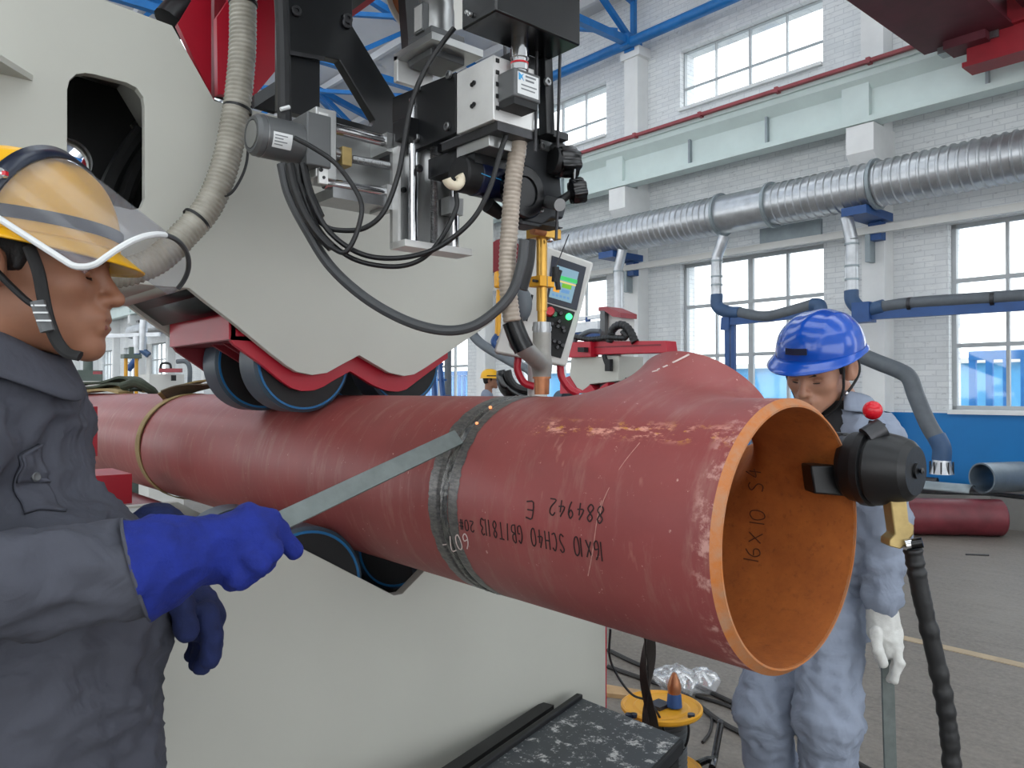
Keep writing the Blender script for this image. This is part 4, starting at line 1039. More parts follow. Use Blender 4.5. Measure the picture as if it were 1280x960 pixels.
# upper part of the vertical slide and its motor
u0 = V((-0.784, -0.19, 2.192)); 
MB().box((-.80, -.19, u0.z - .055), (-.785, -.10, u0.z)).obj('slide_head', 'aluminium_plate', wh, bevel=.001)
MB().box((-.80, -.19, u0.z - .01), (-.66, -.06, u0.z + .006)).obj('head_plate', 'aluminium', wh, bevel=.001)
gq = V((-0.776, -0.16, 2.168)); gr = V((-0.683, -0.16, 2.156))
MB().box((gq.x, -.17, gq.z), (gq.x + .085, -.085, gq.z + .06)).obj('gearbox', 'motor_grey', wh, bevel=.002)
cx = gq.x + .0425
mv = MB().lathe((cx, -.1275, gq.z + .06), Z1, [(0, .038), (.055, .038), (.06, .036), (.09, .036), (.095, .030), (.14, .03)], 32).obj('vertical_motor', 'aluminium', wh, ang=28)
MB().box((cx - .012, -.175, gq.z + .055), (cx + .02, -.16, gq.z + .115)).obj('connector_box', 'motor_grey', mv, bevel=.002)
MB().box((cx - .009, -.1765, gq.z + .06), (cx + .017, -.175, gq.z + .11)).obj('connector_label', 'aluminium_plate', mv)

# white aluminium cross block
w0, w1, w2, w3 = [V(q) for q in [(-0.56, -0.205, 2.084), (-0.453, -0.205, 2.079), (-0.453, -0.205, 1.961), (-0.56, -0.205, 1.968)]]
yb = V((-0.455, -0.108, 2.075)).y
wb_ = MB().box((w0.x, -.205, w2.z + .004), (w1.x, yb, w1.z)).obj('cross_block', 'aluminium_plate', wh, bevel=.0015)
for py in (105, 131):
    bolts([(w0.x + .048, -.206, w1.z - .036 - (.030 if py > 110 else 0) * 1.3), (w0.x + .054, -.206, w1.z - .034 - (.030 if py > 110 else 0) * 1.3)], (0, -1, 0), .004, wb_, 'black_matte', .003)
for i in range(5):
    MB().box((w1.x, -.20, w1.z - .012 - i * .021), (w1.x + .002, -.193, w1.z - .005 - i * .021)).obj('slot', 'black_matte', wb_)
MB().box((w0.x - .06, -.196, w2.z - .012), (w1.x, yb, w2.z + .003)).obj('under_plate', 'dark_steel', wh)
MB().box((w0.x - .02, -.19, w2.z - .032), (w1.x - .03, -.10, w2.z - .012)).obj('lower_block', 'aluminium', wh, bevel=.001)
MB().box((w0.x - .12, -.185, w2.z - .05), (w0.x + .03, -.05, w2.z - .012)).obj('lower_plate', 'black_paint', wh)

# encoder box with printed label
b0 = V((-0.454, -0.195, 2.037)); b1 = V((-0.409, -0.195, 2.047)); b2 = V((-0.409, -0.195, 1.997)); EY = -.03
ew = V((-0.4, -0.155, 2.045))
eb = MB().box((b1.x - .052, -0.195, b2.z), (b1.x, -0.195 + .062, b1.z)).obj('encoder_box', 'motor_grey', wh, bevel=.003)
MB().box((b1.x - .003, -0.193, b2.z - .012), (b1.x - .045, -0.138, b2.z)).obj('encoder_base', 'black_matte', eb)
MB().box((b1.x, -0.188, b2.z + .006), (b1.x + .0008, -0.139, b1.z - .006)).obj('label', 'white_label', eb)
for k_, (ya, yb2, za, zb, mm) in enumerate(((-0.186, -0.174, .030, .043, 'print_blue'), (-0.170, -0.146, .038, .041, 'print_grey'), (-0.170, -0.150, .031, .034, 'print_grey'), (-0.180, -0.144, .022, .024, 'print_grey'), (-0.180, -0.148, .015, .017, 'print_grey'))):
    if mm == 'print_blue':
        MB().prism([(b1.x + .0009, ya, b2.z + za), (b1.x + .0009, ya + .004, b2.z + za), (b1.x + .0009, ya + .006, b2.z + za + .005), (b1.x + .0009, yb2, b2.z + za), (b1.x + .0009, ya + .008, b2.z + za + .007), (b1.x + .0009, yb2, b2.z + zb), (b1.x + .0009, ya + .006, b2.z + za + .009), (b1.x + .0009, ya, b2.z + zb)], (.0006, 0, 0)).obj('label_logo', mm, eb)
    else: MB().box((b1.x + .0008, ya, b2.z + za), (b1.x + .0014, yb2, b2.z + zb)).obj('label_print', mm, eb)
ct = (b1.x - .024, -0.162)
MB().lathe((ct[0], ct[1], b1.z), Z1, [(0, .014), (.008, .014), (.008, .016), (.018, .016), (.018, .014), (.03, .014), (.03, .017), (.045, .017), (.045, .015), (.075, .015)], 24).obj('coupling_shaft', 'chrome', wh, ang=25)
MB().lathe((ct[0], ct[1], b1.z + .019), Z1, [(0, .0163), (.003, .0163)], 24).obj('coupling_ring', 'red_plastic', wh)

# big black drive housing at the top
hb = [V(q) for q in [(-0.473, -0.26, 2.113), (-0.381, -0.26, 2.112)]]
zb_ = hb[1].z; yy = V((-0.4, -0.061, 2.121)).y
kx = hb[1].x
bh = MB().box((hb[0].x, -.26, zb_), (kx, yy, zb_ + .44)).obj('drive_housing', 'black_gloss', wh, bevel=.003)
bolts([(hb[0].x + .02, -.261, zb_ + .022), (hb[0].x + .028, -.261, zb_ + .016)], (0, -1, 0), .004, bh, 'aluminium')
MB().box((kx - .13, -.14, zb_ - .05), (kx - .09, -.06, zb_)).obj('housing_foot', 'black_paint', wh)
MB().box((-1.25, -.42, zb_ + .42), (kx, -.02, zb_ + .62)).obj('carrier_beam', 'black_paint', wh, bevel=.003)
# vertical black post and thin rods
pA, pB = [(-0.47, -0.067, 2.139), (-0.47, -0.059, 1.972)]
MB().bar(pA, pB, .022, .022).obj('post', 'black_paint', wh, bevel=.002)
bolts((-0.455, -0.075, 2.065), (1, 0, 0), .008, wh, 'steel')
for q in ([(-0.45, -0.104, 2.119), (-0.45, -0.108, 1.927)], [(-0.45, -0.044, 2.144), (-0.45, -0.051, 1.946)]): MB().cyl(q[0], q[1], .003, n=8).obj('thin_rod', 'dark_steel', wh)
MB().box(V((-0.47, -0.069, 1.975)), V((-0.5, -0.002, 1.988))).obj('post_flange', 'black_paint', wh)

# wire feeder: cast body, round cover, rods, knobs
XW = -.52
fd = MB().prism([(-0.52, -0.079, 1.983), (-0.52, 0.002, 2.001), (-0.52, 0.007, 1.958), (-0.52, 0.024, 1.946), (-0.52, 0.029, 1.89), (-0.52, 0.043, 1.863), (-0.52, 0.033, 1.836), (-0.52, 0.002, 1.834), (-0.52, -0.029, 1.811), (-0.52, -0.083, 1.81)], (-.05, 0, 0)).obj('feeder_body', 'cast_grey', wh, bevel=.004)
fc = V((-0.515, -0.077, 1.871))
MB().lathe((fc.x - .01, fc.y, fc.z), X1, [(0, .052), (.012, .052), (.016, .048), (.016, .03), (.012, .028), (.012, .0001)], 40).obj('feeder_cover', 'black_gloss', wh, ang=25)
bolts([(-0.519, -0.027, 1.97), (-0.519, -0.032, 1.845)], (1, 0, 0), .007, wh, 'steel')
MB().box(V((-0.515, -0.033, 1.995)), V((-0.54, 0.017, 1.963))).obj('feeder_neck', 'motor_grey', wh, bevel=.002)
k0, k1 = V((-0.5, -0.039, 1.851)), V((-0.46, -0.035, 1.845))
MB().cyl((-0.515, -0.016, 1.862), (-0.46, -0.035, 1.843), .012, n=20).obj('pressure_stub', 'steel', wh)
MB().cyl((-0.5, -0.002, 1.859), (-0.48, 0.018, 1.88), .009, .007, n=16).obj('pressure_arm', 'black_matte', wh)
def knob(p, d, r, L, name='knob'):
    P = []; a, b, d = frame(d); m = MB(); n = 42; vs = []
    prof = [(0, .55), (.1, .95), (.25, 1), (.8, 1), (.95, .9), (1, .6)]
    for i in range(n):
        t = 2 * PI * i / n; s = 1 + .1 * math.cos(7 * t)
        for h, q in prof: vs.append(V(p) + d * L * h + r * q * s * (math.cos(t) * a + math.sin(t) * b))
    k = len(prof); fs = [(i * k + j, ((i + 1) % n) * k + j, ((i + 1) % n) * k + j + 1, i * k + j + 1) for i in range(n) for j in range(k - 1)]
    fs += [tuple(i * k for i in range(n))[::-1], tuple(i * k + k - 1 for i in range(n))]
    return m.add(vs, fs).obj(name, 'black_gloss', wh, ang=40)
knob((-0.48, 0.011, 1.879), (.3, .55, .12), .024, .032)
knob((-0.5, -0.011, 1.938), (.3, 1, .1), .03, .05, 'tension_knob')
MB().cyl((-0.5, -0.017, 1.941), (-0.495, 0.004, 1.939), .026, n=20).obj('tension_collar', 'black_matte', wh)
MB().cyl((-0.47, 0.012, 1.881), (-0.47, 0.017, 1.947), .0025, n=8).obj('knob_pin', 'chrome', wh)
MB().ell((-0.5, -0.002, 1.969), (.016, .016, .01)).obj('tension_cap', 'cable_grey', wh)
MB().cyl((-0.5, -0.002, 1.865), (-0.5, -0.006, 1.786), .003, n=8).obj('thin_rod', 'dark_steel', wh)
MB().box(V((-0.52, -0.077, 1.817)), V((-0.56, 0.032, 1.819))).obj('feeder_foot', 'black_matte', wh)
# blue-black feed motor along Y with cream connector
f0, f1 = V((-0.56, -0.201, 1.893)), V((-0.56, -0.022, 1.884))
fm = MB().lathe((f0.x, f0.y, f0.z), Y1, [(0, .0001), (0, .030), (.004, .033), (.034, .033), (.036, .035), (f1.y - f0.y, .035)], 36).obj('feed_motor', 'motor_blue', wh, ang=25)
MB().lathe((f0.x, f0.y, f0.z), Y1, [(-.0005, .0001), (-.0005, .0305), (.004, .0336), (.034, .0336)], 36).obj('motor_tail', 'black_matte', fm, ang=25)
for q in ([(-0.525, -0.174, 1.891), (-0.525, -0.151, 1.888)], [(-0.525, -0.143, 1.889), (-0.525, -0.121, 1.887)]): MB().bar(q[0], q[1], .0015, .0015).obj('motor_print', 'print_blue', fm)
MB().cyl((-0.56, -0.13, 1.846), (-0.56, -0.098, 1.833), .015, .012, n=16).obj('motor_plug', 'black_matte', fm)
cc = V((-0.52, -0.245, 1.861)); m = MB(); P = []
for i in range(15):
    a = math.radians(195 + 205 * i / 14); P.append((cc.x + .004, cc.y + .016 * math.cos(a), cc.z + .006 + .013 * math.sin(a)))
MB().tube(P, .0085, 12, 0).obj('cream_connector', 'cream_plastic', wh)

# torch: brass block, tube, yellow clamp, collar, grey Y nozzle, copper tip
XT = SEAM + .008
tb = V((-0.59, 0.042, 1.815))
to = MB().box((XT - .022, tb.y - .025, tb.z - .008), (XT + .022, tb.y + .036, tb.z + .014)).obj('torch_block', 'brass', wh, bevel=.002)
MB().cyl((XT + .02, tb.y - .045, tb.z + .002), (XT + .02, tb.y - .012, tb.z + .002), .009, n=16).obj('block_screw', 'copper', to)
MB().ell((XT + .025, tb.y + .0, tb.z - .014), (.007, .007, .005)).obj('block_nut', 'chrome', to)
MB().box((XT - .03, tb.y - .03, tb.z + .014), (XT + .02, tb.y + .03, tb.z + .03)).obj('torch_mount', 'black_matte', to)
t1 = V((-0.59, 0.037, 1.629))
MB().lathe((XT, tb.y, tb.z - .008), -Z1, [(0, .0115), (.15, .0115), (.15, .0095), (tb.z - .008 - t1.z, .0095)], 28).obj('torch_tube', 'brass', to, ang=25)
ck = V((-0.59, 0.033, 1.717))
cl = MB().box((XT - .016, tb.y - .022, ck.z - .011), (XT + .018, tb.y + .02, ck.z + .011)).obj('torch_clamp', 'brass_yellow', to, bevel=.001)
MB().cyl((XT + .01, tb.y - .034, ck.z - .001), (XT + .01, tb.y - .02, ck.z - .001), .003, n=10).obj('clamp_screw', 'dark_steel', cl)
MB().box((XT + .018, tb.y - .003, ck.z - .011), (XT + .0186, tb.y, ck.z + .011)).obj('clamp_slit', 'brass_dull', cl)
MB().lathe((XT, tb.y, t1.z + .004), -Z1, [(0, .012), (0, .019), (.009, .019), (.009, .0205), (.018, .0205), (.018, .019), (.024, .019)], 28).obj('torch_collar', 'steel', to, ang=25)
nz = blob('gas_nozzle', [('c', (XT, tb.y, t1.z - .016), (XT, tb.y, t1.z - .108), .0195, .019), ('c', (-0.517, -0.09, 1.582), (XT, tb.y, t1.z - .085), .0185, .018)], .004, .014, 'nozzle_grey', to, clip=[((XT, tb.y, t1.z - .018), (0, 0, 1)), ((XT, tb.y, t1.z - .112), (0, 0, -1))])
MB().lathe((XT, tb.y, t1.z - .11), -Z1, [(0, .0195), (.004, .0195), (.004, .0165), (t1.z - .11 - (AX + R0) - .004, .0155), (t1.z - .11 - (AX + R0) - .004, .011)], 28).obj('contact_tip', 'copper', to, ang=25)
MB().tube([(-0.495, -0.095, 1.567), (-0.502, -0.104, 1.59), (-0.509, -0.113, 1.62)], .0195, 16).obj('hose_sleeve', 'black_gloss', wh)
hz = MB().rings([(-0.494, -0.126, 1.618), (-0.498, -0.131, 1.665), (-0.499, -0.133, 1.725), (-0.496, -0.13, 1.799), (-0.492, -0.126, 1.873), (-0.486, -0.121, 1.932), (-0.48, -0.115, 1.992), (-0.476, -0.111, 2.024)], .0155, .0172, .008, 16).obj('vacuum_hose', 'hose_beige', wh, ang=70)
MB().tube([(-0.459, -0.04, 1.681), (-0.46, -0.042, 1.696), (-0.459, -0.041, 1.707), (-0.457, -0.038, 1.718)], .005, 10).obj('camera_lead', 'black_matte', wh)
MB().tube([(-0.463, -0.045, 1.696), (-0.462, -0.044, 1.711), (-0.462, -0.045, 1.724)], .007, 10).obj('antenna_base', 'black_matte', wh)
MB().cyl((-0.462, -0.045, 1.722), (-0.445, -0.026, 1.786), .0012, n=6).obj('antenna', 'dark_steel', wh)
MB().tube([(-0.552, -0.027, 1.791), (-0.555, -0.03, 1.743), (-0.564, -0.04, 1.692)], .012, 10).obj('torch_cable', 'black_rubber', wh)

# cables
def cable(pts, r, name='cable', mat='cable_black'): return MB().tube(pts, r, 10, 8).obj(name, mat, wh)
cable([(-0.545, -0.222, 2.153), (-0.56, -0.239, 2.124), (-0.582, -0.263, 2.073), (-0.598, -0.28, 2.014), (-0.607, -0.29, 1.941), (-0.615, -0.298, 1.882), (-0.632, -0.317, 1.817), (-0.656, -0.344, 1.787), (-0.685, -0.377, 1.783), (-0.704, -0.399, 1.792), (-0.72, -0.418, 1.821), (-0.732, -0.432, 1.86), (-0.736, -0.437, 1.904)], .0048)
cable([(-0.701, -0.459, 1.939), (-0.679, -0.433, 1.921), (-0.653, -0.403, 1.893), (-0.632, -0.378, 1.85), (-0.623, -0.368, 1.817), (-0.628, -0.372, 1.779), (-0.637, -0.383, 1.746), (-0.647, -0.393, 1.735), (-0.661, -0.41, 1.746)], .0045)
cable([(-0.704, -0.431, 1.848), (-0.692, -0.416, 1.805), (-0.677, -0.398, 1.772), (-0.653, -0.37, 1.744), (-0.625, -0.338, 1.73), (-0.587, -0.294, 1.731), (-0.549, -0.251, 1.75), (-0.51, -0.208, 1.797), (-0.489, -0.184, 1.855), (-0.476, -0.17, 1.92), (-0.462, -0.155, 1.978), (-0.452, -0.144, 2.018)], .0048)
cable([(-0.723, -0.437, 1.865), (-0.707, -0.418, 1.8), (-0.689, -0.396, 1.76), (-0.657, -0.36, 1.727), (-0.614, -0.31, 1.715), (-0.581, -0.272, 1.727), (-0.557, -0.245, 1.763), (-0.537, -0.224, 1.819), (-0.537, -0.224, 1.848)], .0045)
cable([(-0.726, -0.456, 1.898), (-0.72, -0.449, 1.855), (-0.709, -0.436, 1.812), (-0.695, -0.419, 1.776), (-0.677, -0.398, 1.747)], .0085, 'cable_bundle')
cable([(-0.754, -0.458, 1.904), (-0.745, -0.447, 1.846), (-0.723, -0.421, 1.78), (-0.695, -0.388, 1.714), (-0.652, -0.338, 1.656), (-0.604, -0.282, 1.616), (-0.561, -0.233, 1.6), (-0.528, -0.194, 1.607), (-0.5, -0.163, 1.634), (-0.479, -0.139, 1.67), (-0.467, -0.127, 1.721), (-0.464, -0.123, 1.765)], .0095, 'thick_cable', 'cable_grey')
cable([(-0.739, -0.425, 1.907), (-0.731, -0.416, 1.856), (-0.718, -0.4, 1.809)], .009, 'cable_bundle')
cable([(-0.845, -0.421, 2.3), (-0.845, -0.416, 2.207), (-0.845, -0.413, 2.114), (-0.845, -0.411, 2.02), (-0.845, -0.404, 1.935)], .014, 'cable_conduit', 'black_rubber')
MB().cyl((-0.83, -0.426, 2.033), (-0.83, -0.408, 2.042), .004, n=8).obj('cable_tie', 'white_label', wh)
for q in ([(-0.488, -0.185, 1.956), (-0.496, -0.193, 1.913), (-0.497, -0.194, 1.898)],): pass
cable([(-0.6, -0.123, 1.951), (-0.6, -0.123, 1.924)], .002, 'thin_lead', 'dark_steel')

# ribbed clear hose hanging in front of the grey arm
t = thing('suction_hose', (-1, -0.667, 1.706), 'ribbed translucent suction hose hanging down in front of the grey press arm', 'hose')
HP = [(-1.05, -0.409, 2.439), (-1.05, -0.412, 2.334), (-1.05, -0.413, 2.229), (-1.05, -0.422, 2.123), (-1.05, -0.439, 2.016), (-1.05, -0.46, 1.935), (-1.05, -0.489, 1.868), (-1.05, -0.531, 1.813), (-1.05, -0.58, 1.757), (-1.05, -0.633, 1.726), (-1.05, -0.696, 1.709)]
MB().rings(HP, .0262, .0292, .0095, 18).obj('tube', 'hose_clear', t, ang=70)
for q, q2 in (((-1.05, -0.412, 2.329), (-1.05, -0.412, 2.311)), ((-1.05, -0.423, 2.097), (-1.05, -0.427, 2.077)), ((-1.05, -0.507, 1.846), (-1.05, -0.518, 1.832))):
    q, q2 = V(q), V(q2); dd = (q2 - q).normalized()
    MB().lathe(q, dd, [(0, .0285), (0, .0305), (.006, .0305), (.006, .0285)], 20).obj('cable_tie', 'cable_black', t)
t = tag(MB().tube([(-1.03, -0.407, 2.018), (-1.03, -0.412, 1.974), (-1.03, -0.425, 1.938), (-1.03, -0.446, 1.905), (-1.03, -0.473, 1.894)], .003, 8).obj('hose_lead', 'cable_black'), 'thin black lead curling beside the ribbed clear hose', 'cable')

# ================================================================ CONTROL PANEL
FW = V(_F); RT = V((math.sin(_th), math.cos(_th), 0)); UPV = RT.cross(FW)
cp = thing('control_panel', (-0.967, 0.434, 1.02), 'light grey tilted control box with lit touch screen behind the torch', 'control panel')
MB().prism([(-1.069, 0.443, 1.927), (-0.947, 0.583, 1.862), (-1.002, 0.526, 1.561), (-1.14, 0.367, 1.603)], FW * .13).obj('housing', 'cabinet_white', cp, bevel=.006)
MB().prism([(-1.023, 0.489, 1.882), (-0.958, 0.564, 1.848), (-0.977, 0.544, 1.723), (-1.035, 0.478, 1.748)], FW * .006).obj('screen_bezel', 'blue_black', cp, bevel=.001)
scr = MB().prism([(-1.013, 0.496, 1.854), (-0.97, 0.546, 1.833), (-0.985, 0.529, 1.743), (-1.028, 0.481, 1.762)], FW * .003).obj('screen', 'screen_glow', cp)
MB().prism([(-1.011, 0.497, 1.826), (-0.972, 0.542, 1.81), (-0.974, 0.541, 1.799), (-1.013, 0.495, 1.815)], FW * .001).obj('screen_bar', 'screen_green', scr)
MB().prism([(-1.013, 0.495, 1.812), (-0.975, 0.539, 1.796), (-0.976, 0.538, 1.792), (-1.014, 0.494, 1.808)], FW * .001).obj('screen_bar', 'screen_tan', scr)
MB().prism([(-1.001, 0.509, 1.801), (-0.983, 0.53, 1.794), (-0.985, 0.528, 1.782), (-1.003, 0.508, 1.789)], FW * .001).obj('screen_key', 'screen_lime', scr)
MB().prism([(-1.016, 0.492, 1.806), (-1.004, 0.506, 1.801), (-1.006, 0.504, 1.792), (-1.018, 0.49, 1.796)], FW * .001).obj('screen_key', 'screen_blue', scr)
MB().prism([(-1.018, 0.49, 1.792), (-1.006, 0.504, 1.787), (-1.007, 0.502, 1.773), (-1.019, 0.488, 1.778)], FW * .001).obj('screen_key', 'screen_orange', scr)
MB().prism([(-1.003, 0.508, 1.785), (-0.987, 0.525, 1.778), (-0.989, 0.523, 1.769), (-1.004, 0.506, 1.775)], FW * .001).obj('screen_key', 'screen_blue', scr)
for i in range(5):
    q = V((-1.021, 0.487, 1.766)); e = (V((-0.986, 0.527, 1.752)) - q) / 5
    u_ = V((-1.021, 0.487, 1.773)) - q
    MB().prism([q + e * i, q + e * (i + .7), q + e * (i + .7) + u_, q + e * i + u_], FW * .001).obj('screen_key', 'screen_blue', scr)
bpn = MB().prism([(-1.035, 0.478, 1.744), (-0.98, 0.54, 1.718), (-1.008, 0.51, 1.584), (-1.046, 0.466, 1.6)], FW * .006).obj('button_panel', 'black_matte', cp, bevel=.001)
def button(p, r, L, mat, parent=bpn, name='button'): return MB().lathe(p, -FW, [(0, r), (L * .7, r), (L, r * .8), (L, .0001)], 20).obj(name, mat, parent, ang=30)
button((-1.028, 0.484, 1.718), .014, .03, 'red_plastic', bpn, 'emergency_stop'); button((-1.019, 0.494, 1.711), .009, .012, 'green_plastic')
button((-0.992, 0.526, 1.704), .0095, .014, 'lamp_green', bpn, 'lit_button')
for q in [(-1.007, 0.508, 1.713), (-1.01, 0.505, 1.69), (-1.013, 0.502, 1.676), (-1.003, 0.514, 1.672), (-1.024, 0.489, 1.683), (-1.02, 0.495, 1.633), (-1.01, 0.505, 1.63), (-1.001, 0.516, 1.663), (-1.014, 0.502, 1.616), (-1.004, 0.512, 1.621), (-1.029, 0.484, 1.637)]: button(q, .006, .016, 'dark_steel', bpn, 'switch')
MB().prism([(-1.066, 0.447, 1.77), (-1.062, 0.452, 1.767), (-1.074, 0.439, 1.691), (-1.078, 0.435, 1.693)], -FW * .002).obj('panel_joint', 'black_matte', cp)
MB().tube([(-1.13, 0.454, 1.594), (-1.132, 0.452, 1.553), (-1.12, 0.467, 1.515), (-1.1, 0.49, 1.503)], .011, 10).obj('red_handle', 'machine_red', cp)
MB().tube([(-1.049, 0.547, 1.57), (-1.046, 0.551, 1.53), (-1.031, 0.569, 1.496), (-1.013, 0.59, 1.482)], .011, 10).obj('red_handle', 'machine_red', cp)
pb = V((-1.122, 0.524, 1.607)); MB().cyl((pb.x, pb.y, 1.02), (pb.x, pb.y, pb.z), .03, n=18).obj('post', 'cabinet_white', cp)
MB().cyl((pb.x, pb.y, 1.02), (pb.x, pb.y, 1.035), .07, n=24).obj('base', 'cabinet_white', cp)
MB().ell((-1.048, 0.394, 1.736), (.03, .03, .05)).obj('grey_gland', 'hose_grey', cp)

t = thing('operator_seat', (-1.956, 1.196, 0), 'black curved shell seat just left of the torch tip', 'seat')
sp_ = [(-2.004, 1.126, 1.581), (-1.999, 1.132, 1.549), (-1.986, 1.148, 1.507), (-1.961, 1.177, 1.476), (-1.926, 1.217, 1.465), (-1.889, 1.259, 1.479)]
MB().tube(sp_, [.038, .056, .075, .078, .07, .045], 14, 8, flat=.5, up=(0, 0, 1)).obj('shell', 'black_gloss', t)
MB().tube([(-1.94, 1.108, 1.579), (-1.933, 1.116, 1.541), (-1.915, 1.137, 1.507), (-1.882, 1.176, 1.493)], .018, 10).obj('rim', 'black_rubber', t)
q = V((-1.964, 1.204, 1.451)); MB().cyl((q.x, q.y, 0), (q.x, q.y, q.z), .03, n=16).obj('pedestal', 'black_paint', t)
MB().cyl((q.x, q.y, 0), (q.x, q.y, .03), .2, n=24).obj('base', 'black_paint', t)

t = thing('hook_block', (-2.134, 1.276, 1.95), 'dark red and yellow hoist hook block behind the beige hose', 'hook block')
MB().lathe((-2.14, 1.266, 2.109), -FW, [(-.03, .0001), (-.03, .085), (.03, .085), (.03, .0001)], 28).obj('sheave', 'dark_red', t)
MB().box(V((-2.122, 1.212, 2.042)), V((-2.16, 1.368, 1.964))).obj('block', 'yellow_plastic', t, bevel=.01)
MB().cyl((-2.158, 1.248, 1.961), (-2.165, 1.243, 1.746), .014, n=12).obj('hook_shank', 'yellow_plastic', t)
MB().tube([(-2.165, 1.243, 1.753), (-2.177, 1.229, 1.72), (-2.165, 1.244, 1.694), (-2.148, 1.263, 1.716)], .014, 10).obj('hook', 'steel_blue', t)
MB().cyl((-2.14, 1.266, 2.172), V((-2.14, 1.266, 2.172)) + V((0, 0, 7.0)), .008, n=8).obj('rope', 'dark_steel', t)

# ---- second welding machine further back
YM = 3.6
t = thing('second_press', (-3.509, 3.6, 1.421), 'second grey welding machine with bright red beam, behind the tee branch', 'machine')
def q3(name, poly, ext, mat, **kw): return MB().prism(poly, ext).obj(name, mat, t, **kw)
q3('beam', [(-4.025, 3.6, 1.91), (-3.013, 3.6, 1.867), (-2.998, 3.6, 1.777), (-4.025, 3.6, 1.795)], (0, .12, 0), 'machine_red', bevel=.004)
q3('beam_slot', [(-3.929, 3.598, 1.858), (-3.064, 3.598, 1.845), (-3.064, 3.598, 1.833), (-3.929, 3.598, 1.845)], (0, .004, 0), 'dark_red')
q3('beam_block', [(-3.994, 3.55, 1.899), (-3.739, 3.55, 1.894), (-3.739, 3.55, 1.77), (-3.994, 3.55, 1.772)], (0, .1, 0), 'machine_red', bevel=.004)
q3('beam_knob', [(-3.834, 3.5, 1.85), (-3.762, 3.5, 1.847), (-3.762, 3.5, 1.809), (-3.834, 3.5, 1.811)], (0, .05, 0), 'black_matte')
q3('column', [(-3.798, 3.75, 2.139), (-3.58, 3.75, 2.122), (-3.589, 3.75, 1.615), (-3.799, 3.75, 1.618)], (0, .16, 0), 'cabinet_white')
q3('column_rod', [(-3.77, 3.7, 2.16), (-3.717, 3.7, 2.156), (-3.718, 3.7, 1.892), (-3.771, 3.7, 1.895)], (0, .04, 0), 'motor_grey')
q3('column_cap', [(-3.788, 3.7, 2.188), (-3.708, 3.7, 2.188), (-3.545, 3.7, 2.123), (-3.545, 3.7, 2.084), (-3.63, 3.7, 2.097), (-3.717, 3.7, 2.149), (-3.788, 3.7, 2.155)], (0, .2, 0), 'rail_red')
q3('body', [(-4.025, 3.62, 1.782), (-3.493, 3.62, 1.77), (-3.501, 3.62, 1.574), (-3.637, 3.62, 1.562), (-3.805, 3.62, 1.55), (-3.914, 3.62, 1.471), (-4.045, 3.62, 1.62)], (0, .3, 0), 'machine_grey', bevel=.003)
q3('scalloped_edge', [(-4.155, 3.615, 1.594), (-4.04, 3.615, 1.62), (-3.965, 3.615, 1.525), (-3.891, 3.615, 1.498), (-3.8, 3.615, 1.544), (-3.738, 3.615, 1.491), (-3.659, 3.615, 1.543), (-3.607, 3.615, 1.562), (-3.616, 3.615, 1.485), (-4.155, 3.615, 1.471)], (0, .3, 0), 'machine_red')
q3('side_frame', [(-3.771, 3.7, 1.59), (-3.487, 3.7, 1.6), (-3.496, 3.7, 1.408), (-3.771, 3.7, 1.405)], (0, .25, 0), 'motor_grey')
q3('side_frame', [(-3.7, 3.69, 1.55), (-3.545, 3.69, 1.562), (-3.546, 3.69, 1.42), (-3.701, 3.69, 1.419)], (0, .02, 0), 'black_matte')
MB().rings([(-3.576, 3.6, 1.882), (-3.542, 3.6, 1.982), (-3.458, 3.6, 2.015), (-3.376, 3.6, 1.972), (-3.312, 3.6, 1.869)], .03, .035, .03, 10).obj('drag_chain', 'black_rubber', t, ang=60)
MB().rings([(-4.043, 3.58, 1.971), (-3.793, 3.58, 1.917), (-3.575, 3.58, 1.919), (-3.392, 3.58, 1.909), (-3.425, 3.58, 1.961)], .02, .024, .03, 10).obj('drag_chain', 'black_rubber', t, ang=60)
MB().tube([(-4.025, 3.6, 1.876), (-3.903, 3.6, 1.95), (-3.785, 3.6, 1.983), (-3.679, 3.6, 1.977)], .02, 10).obj('hose', 'hose_grey', t)
MB().tube([(-3.618, 3.58, 1.78), (-3.601, 3.58, 1.741), (-3.584, 3.58, 1.708)], .02, 8).obj('pendant', 'black_matte', t)
q3('switch', [(-3.591, 3.56, 1.746), (-3.54, 3.56, 1.745), (-3.541, 3.56, 1.65), (-3.592, 3.56, 1.651)], (0, .04, 0), 'black_matte')
q3('pedestal', [tuple(V(q)) for q in [(-4.049, 3.8, 1.415), (-3.598, 3.8, 1.419)]] + [(V((-3.598, 3.8, 1.419)).x, 3.8, 0), (V((-4.049, 3.8, 1.415)).x, 3.8, 0)], (0, .4, 0), 'machine_grey')
for dx in (0, 1):
    MB().cyl((-4.9 + dx * .5, 3.86, 1.40), (-4.8 + dx * .5, 3.86, 1.40), .1, n=28).obj('roller', 'tyre_blue_grey', t)
t = tag(MB().lathe((-5.6, 3.75, 1.26), (1, 0, 0), [(0, .09), (0, .11), (2.2, .11), (2.2, .09)], 36, closed=True).obj('work_pipe', 'grey_steel_pipe'), 'grey pipe lying in the second machine, level with the top of the red pipe', 'pipe')
t = thing('bench_rails', (-4.846, 5, 2.276), 'silver and blue horizontal rails beyond the control panel', 'rail')
MB().bar((-5.37, 5, 2.271), (-4.936, 5, 2.282), .05, .04).obj('rail', 'galvanised', t); MB().bar((-5.37, 5, 2.174), (-4.936, 5, 2.181), .12, .1).obj('rail', 'galvanised', t); MB().bar((-5.37, 5, 2.104), (-4.936, 5, 2.106), .06, .07).obj('rail', 'steel_blue', t)
q = V((-5.131, 5, 2.083)); MB().cyl((q.x, q.y, 0), (q.x, q.y, q.z + .2), .03, n=12).obj('stand', 'steel_blue', t)

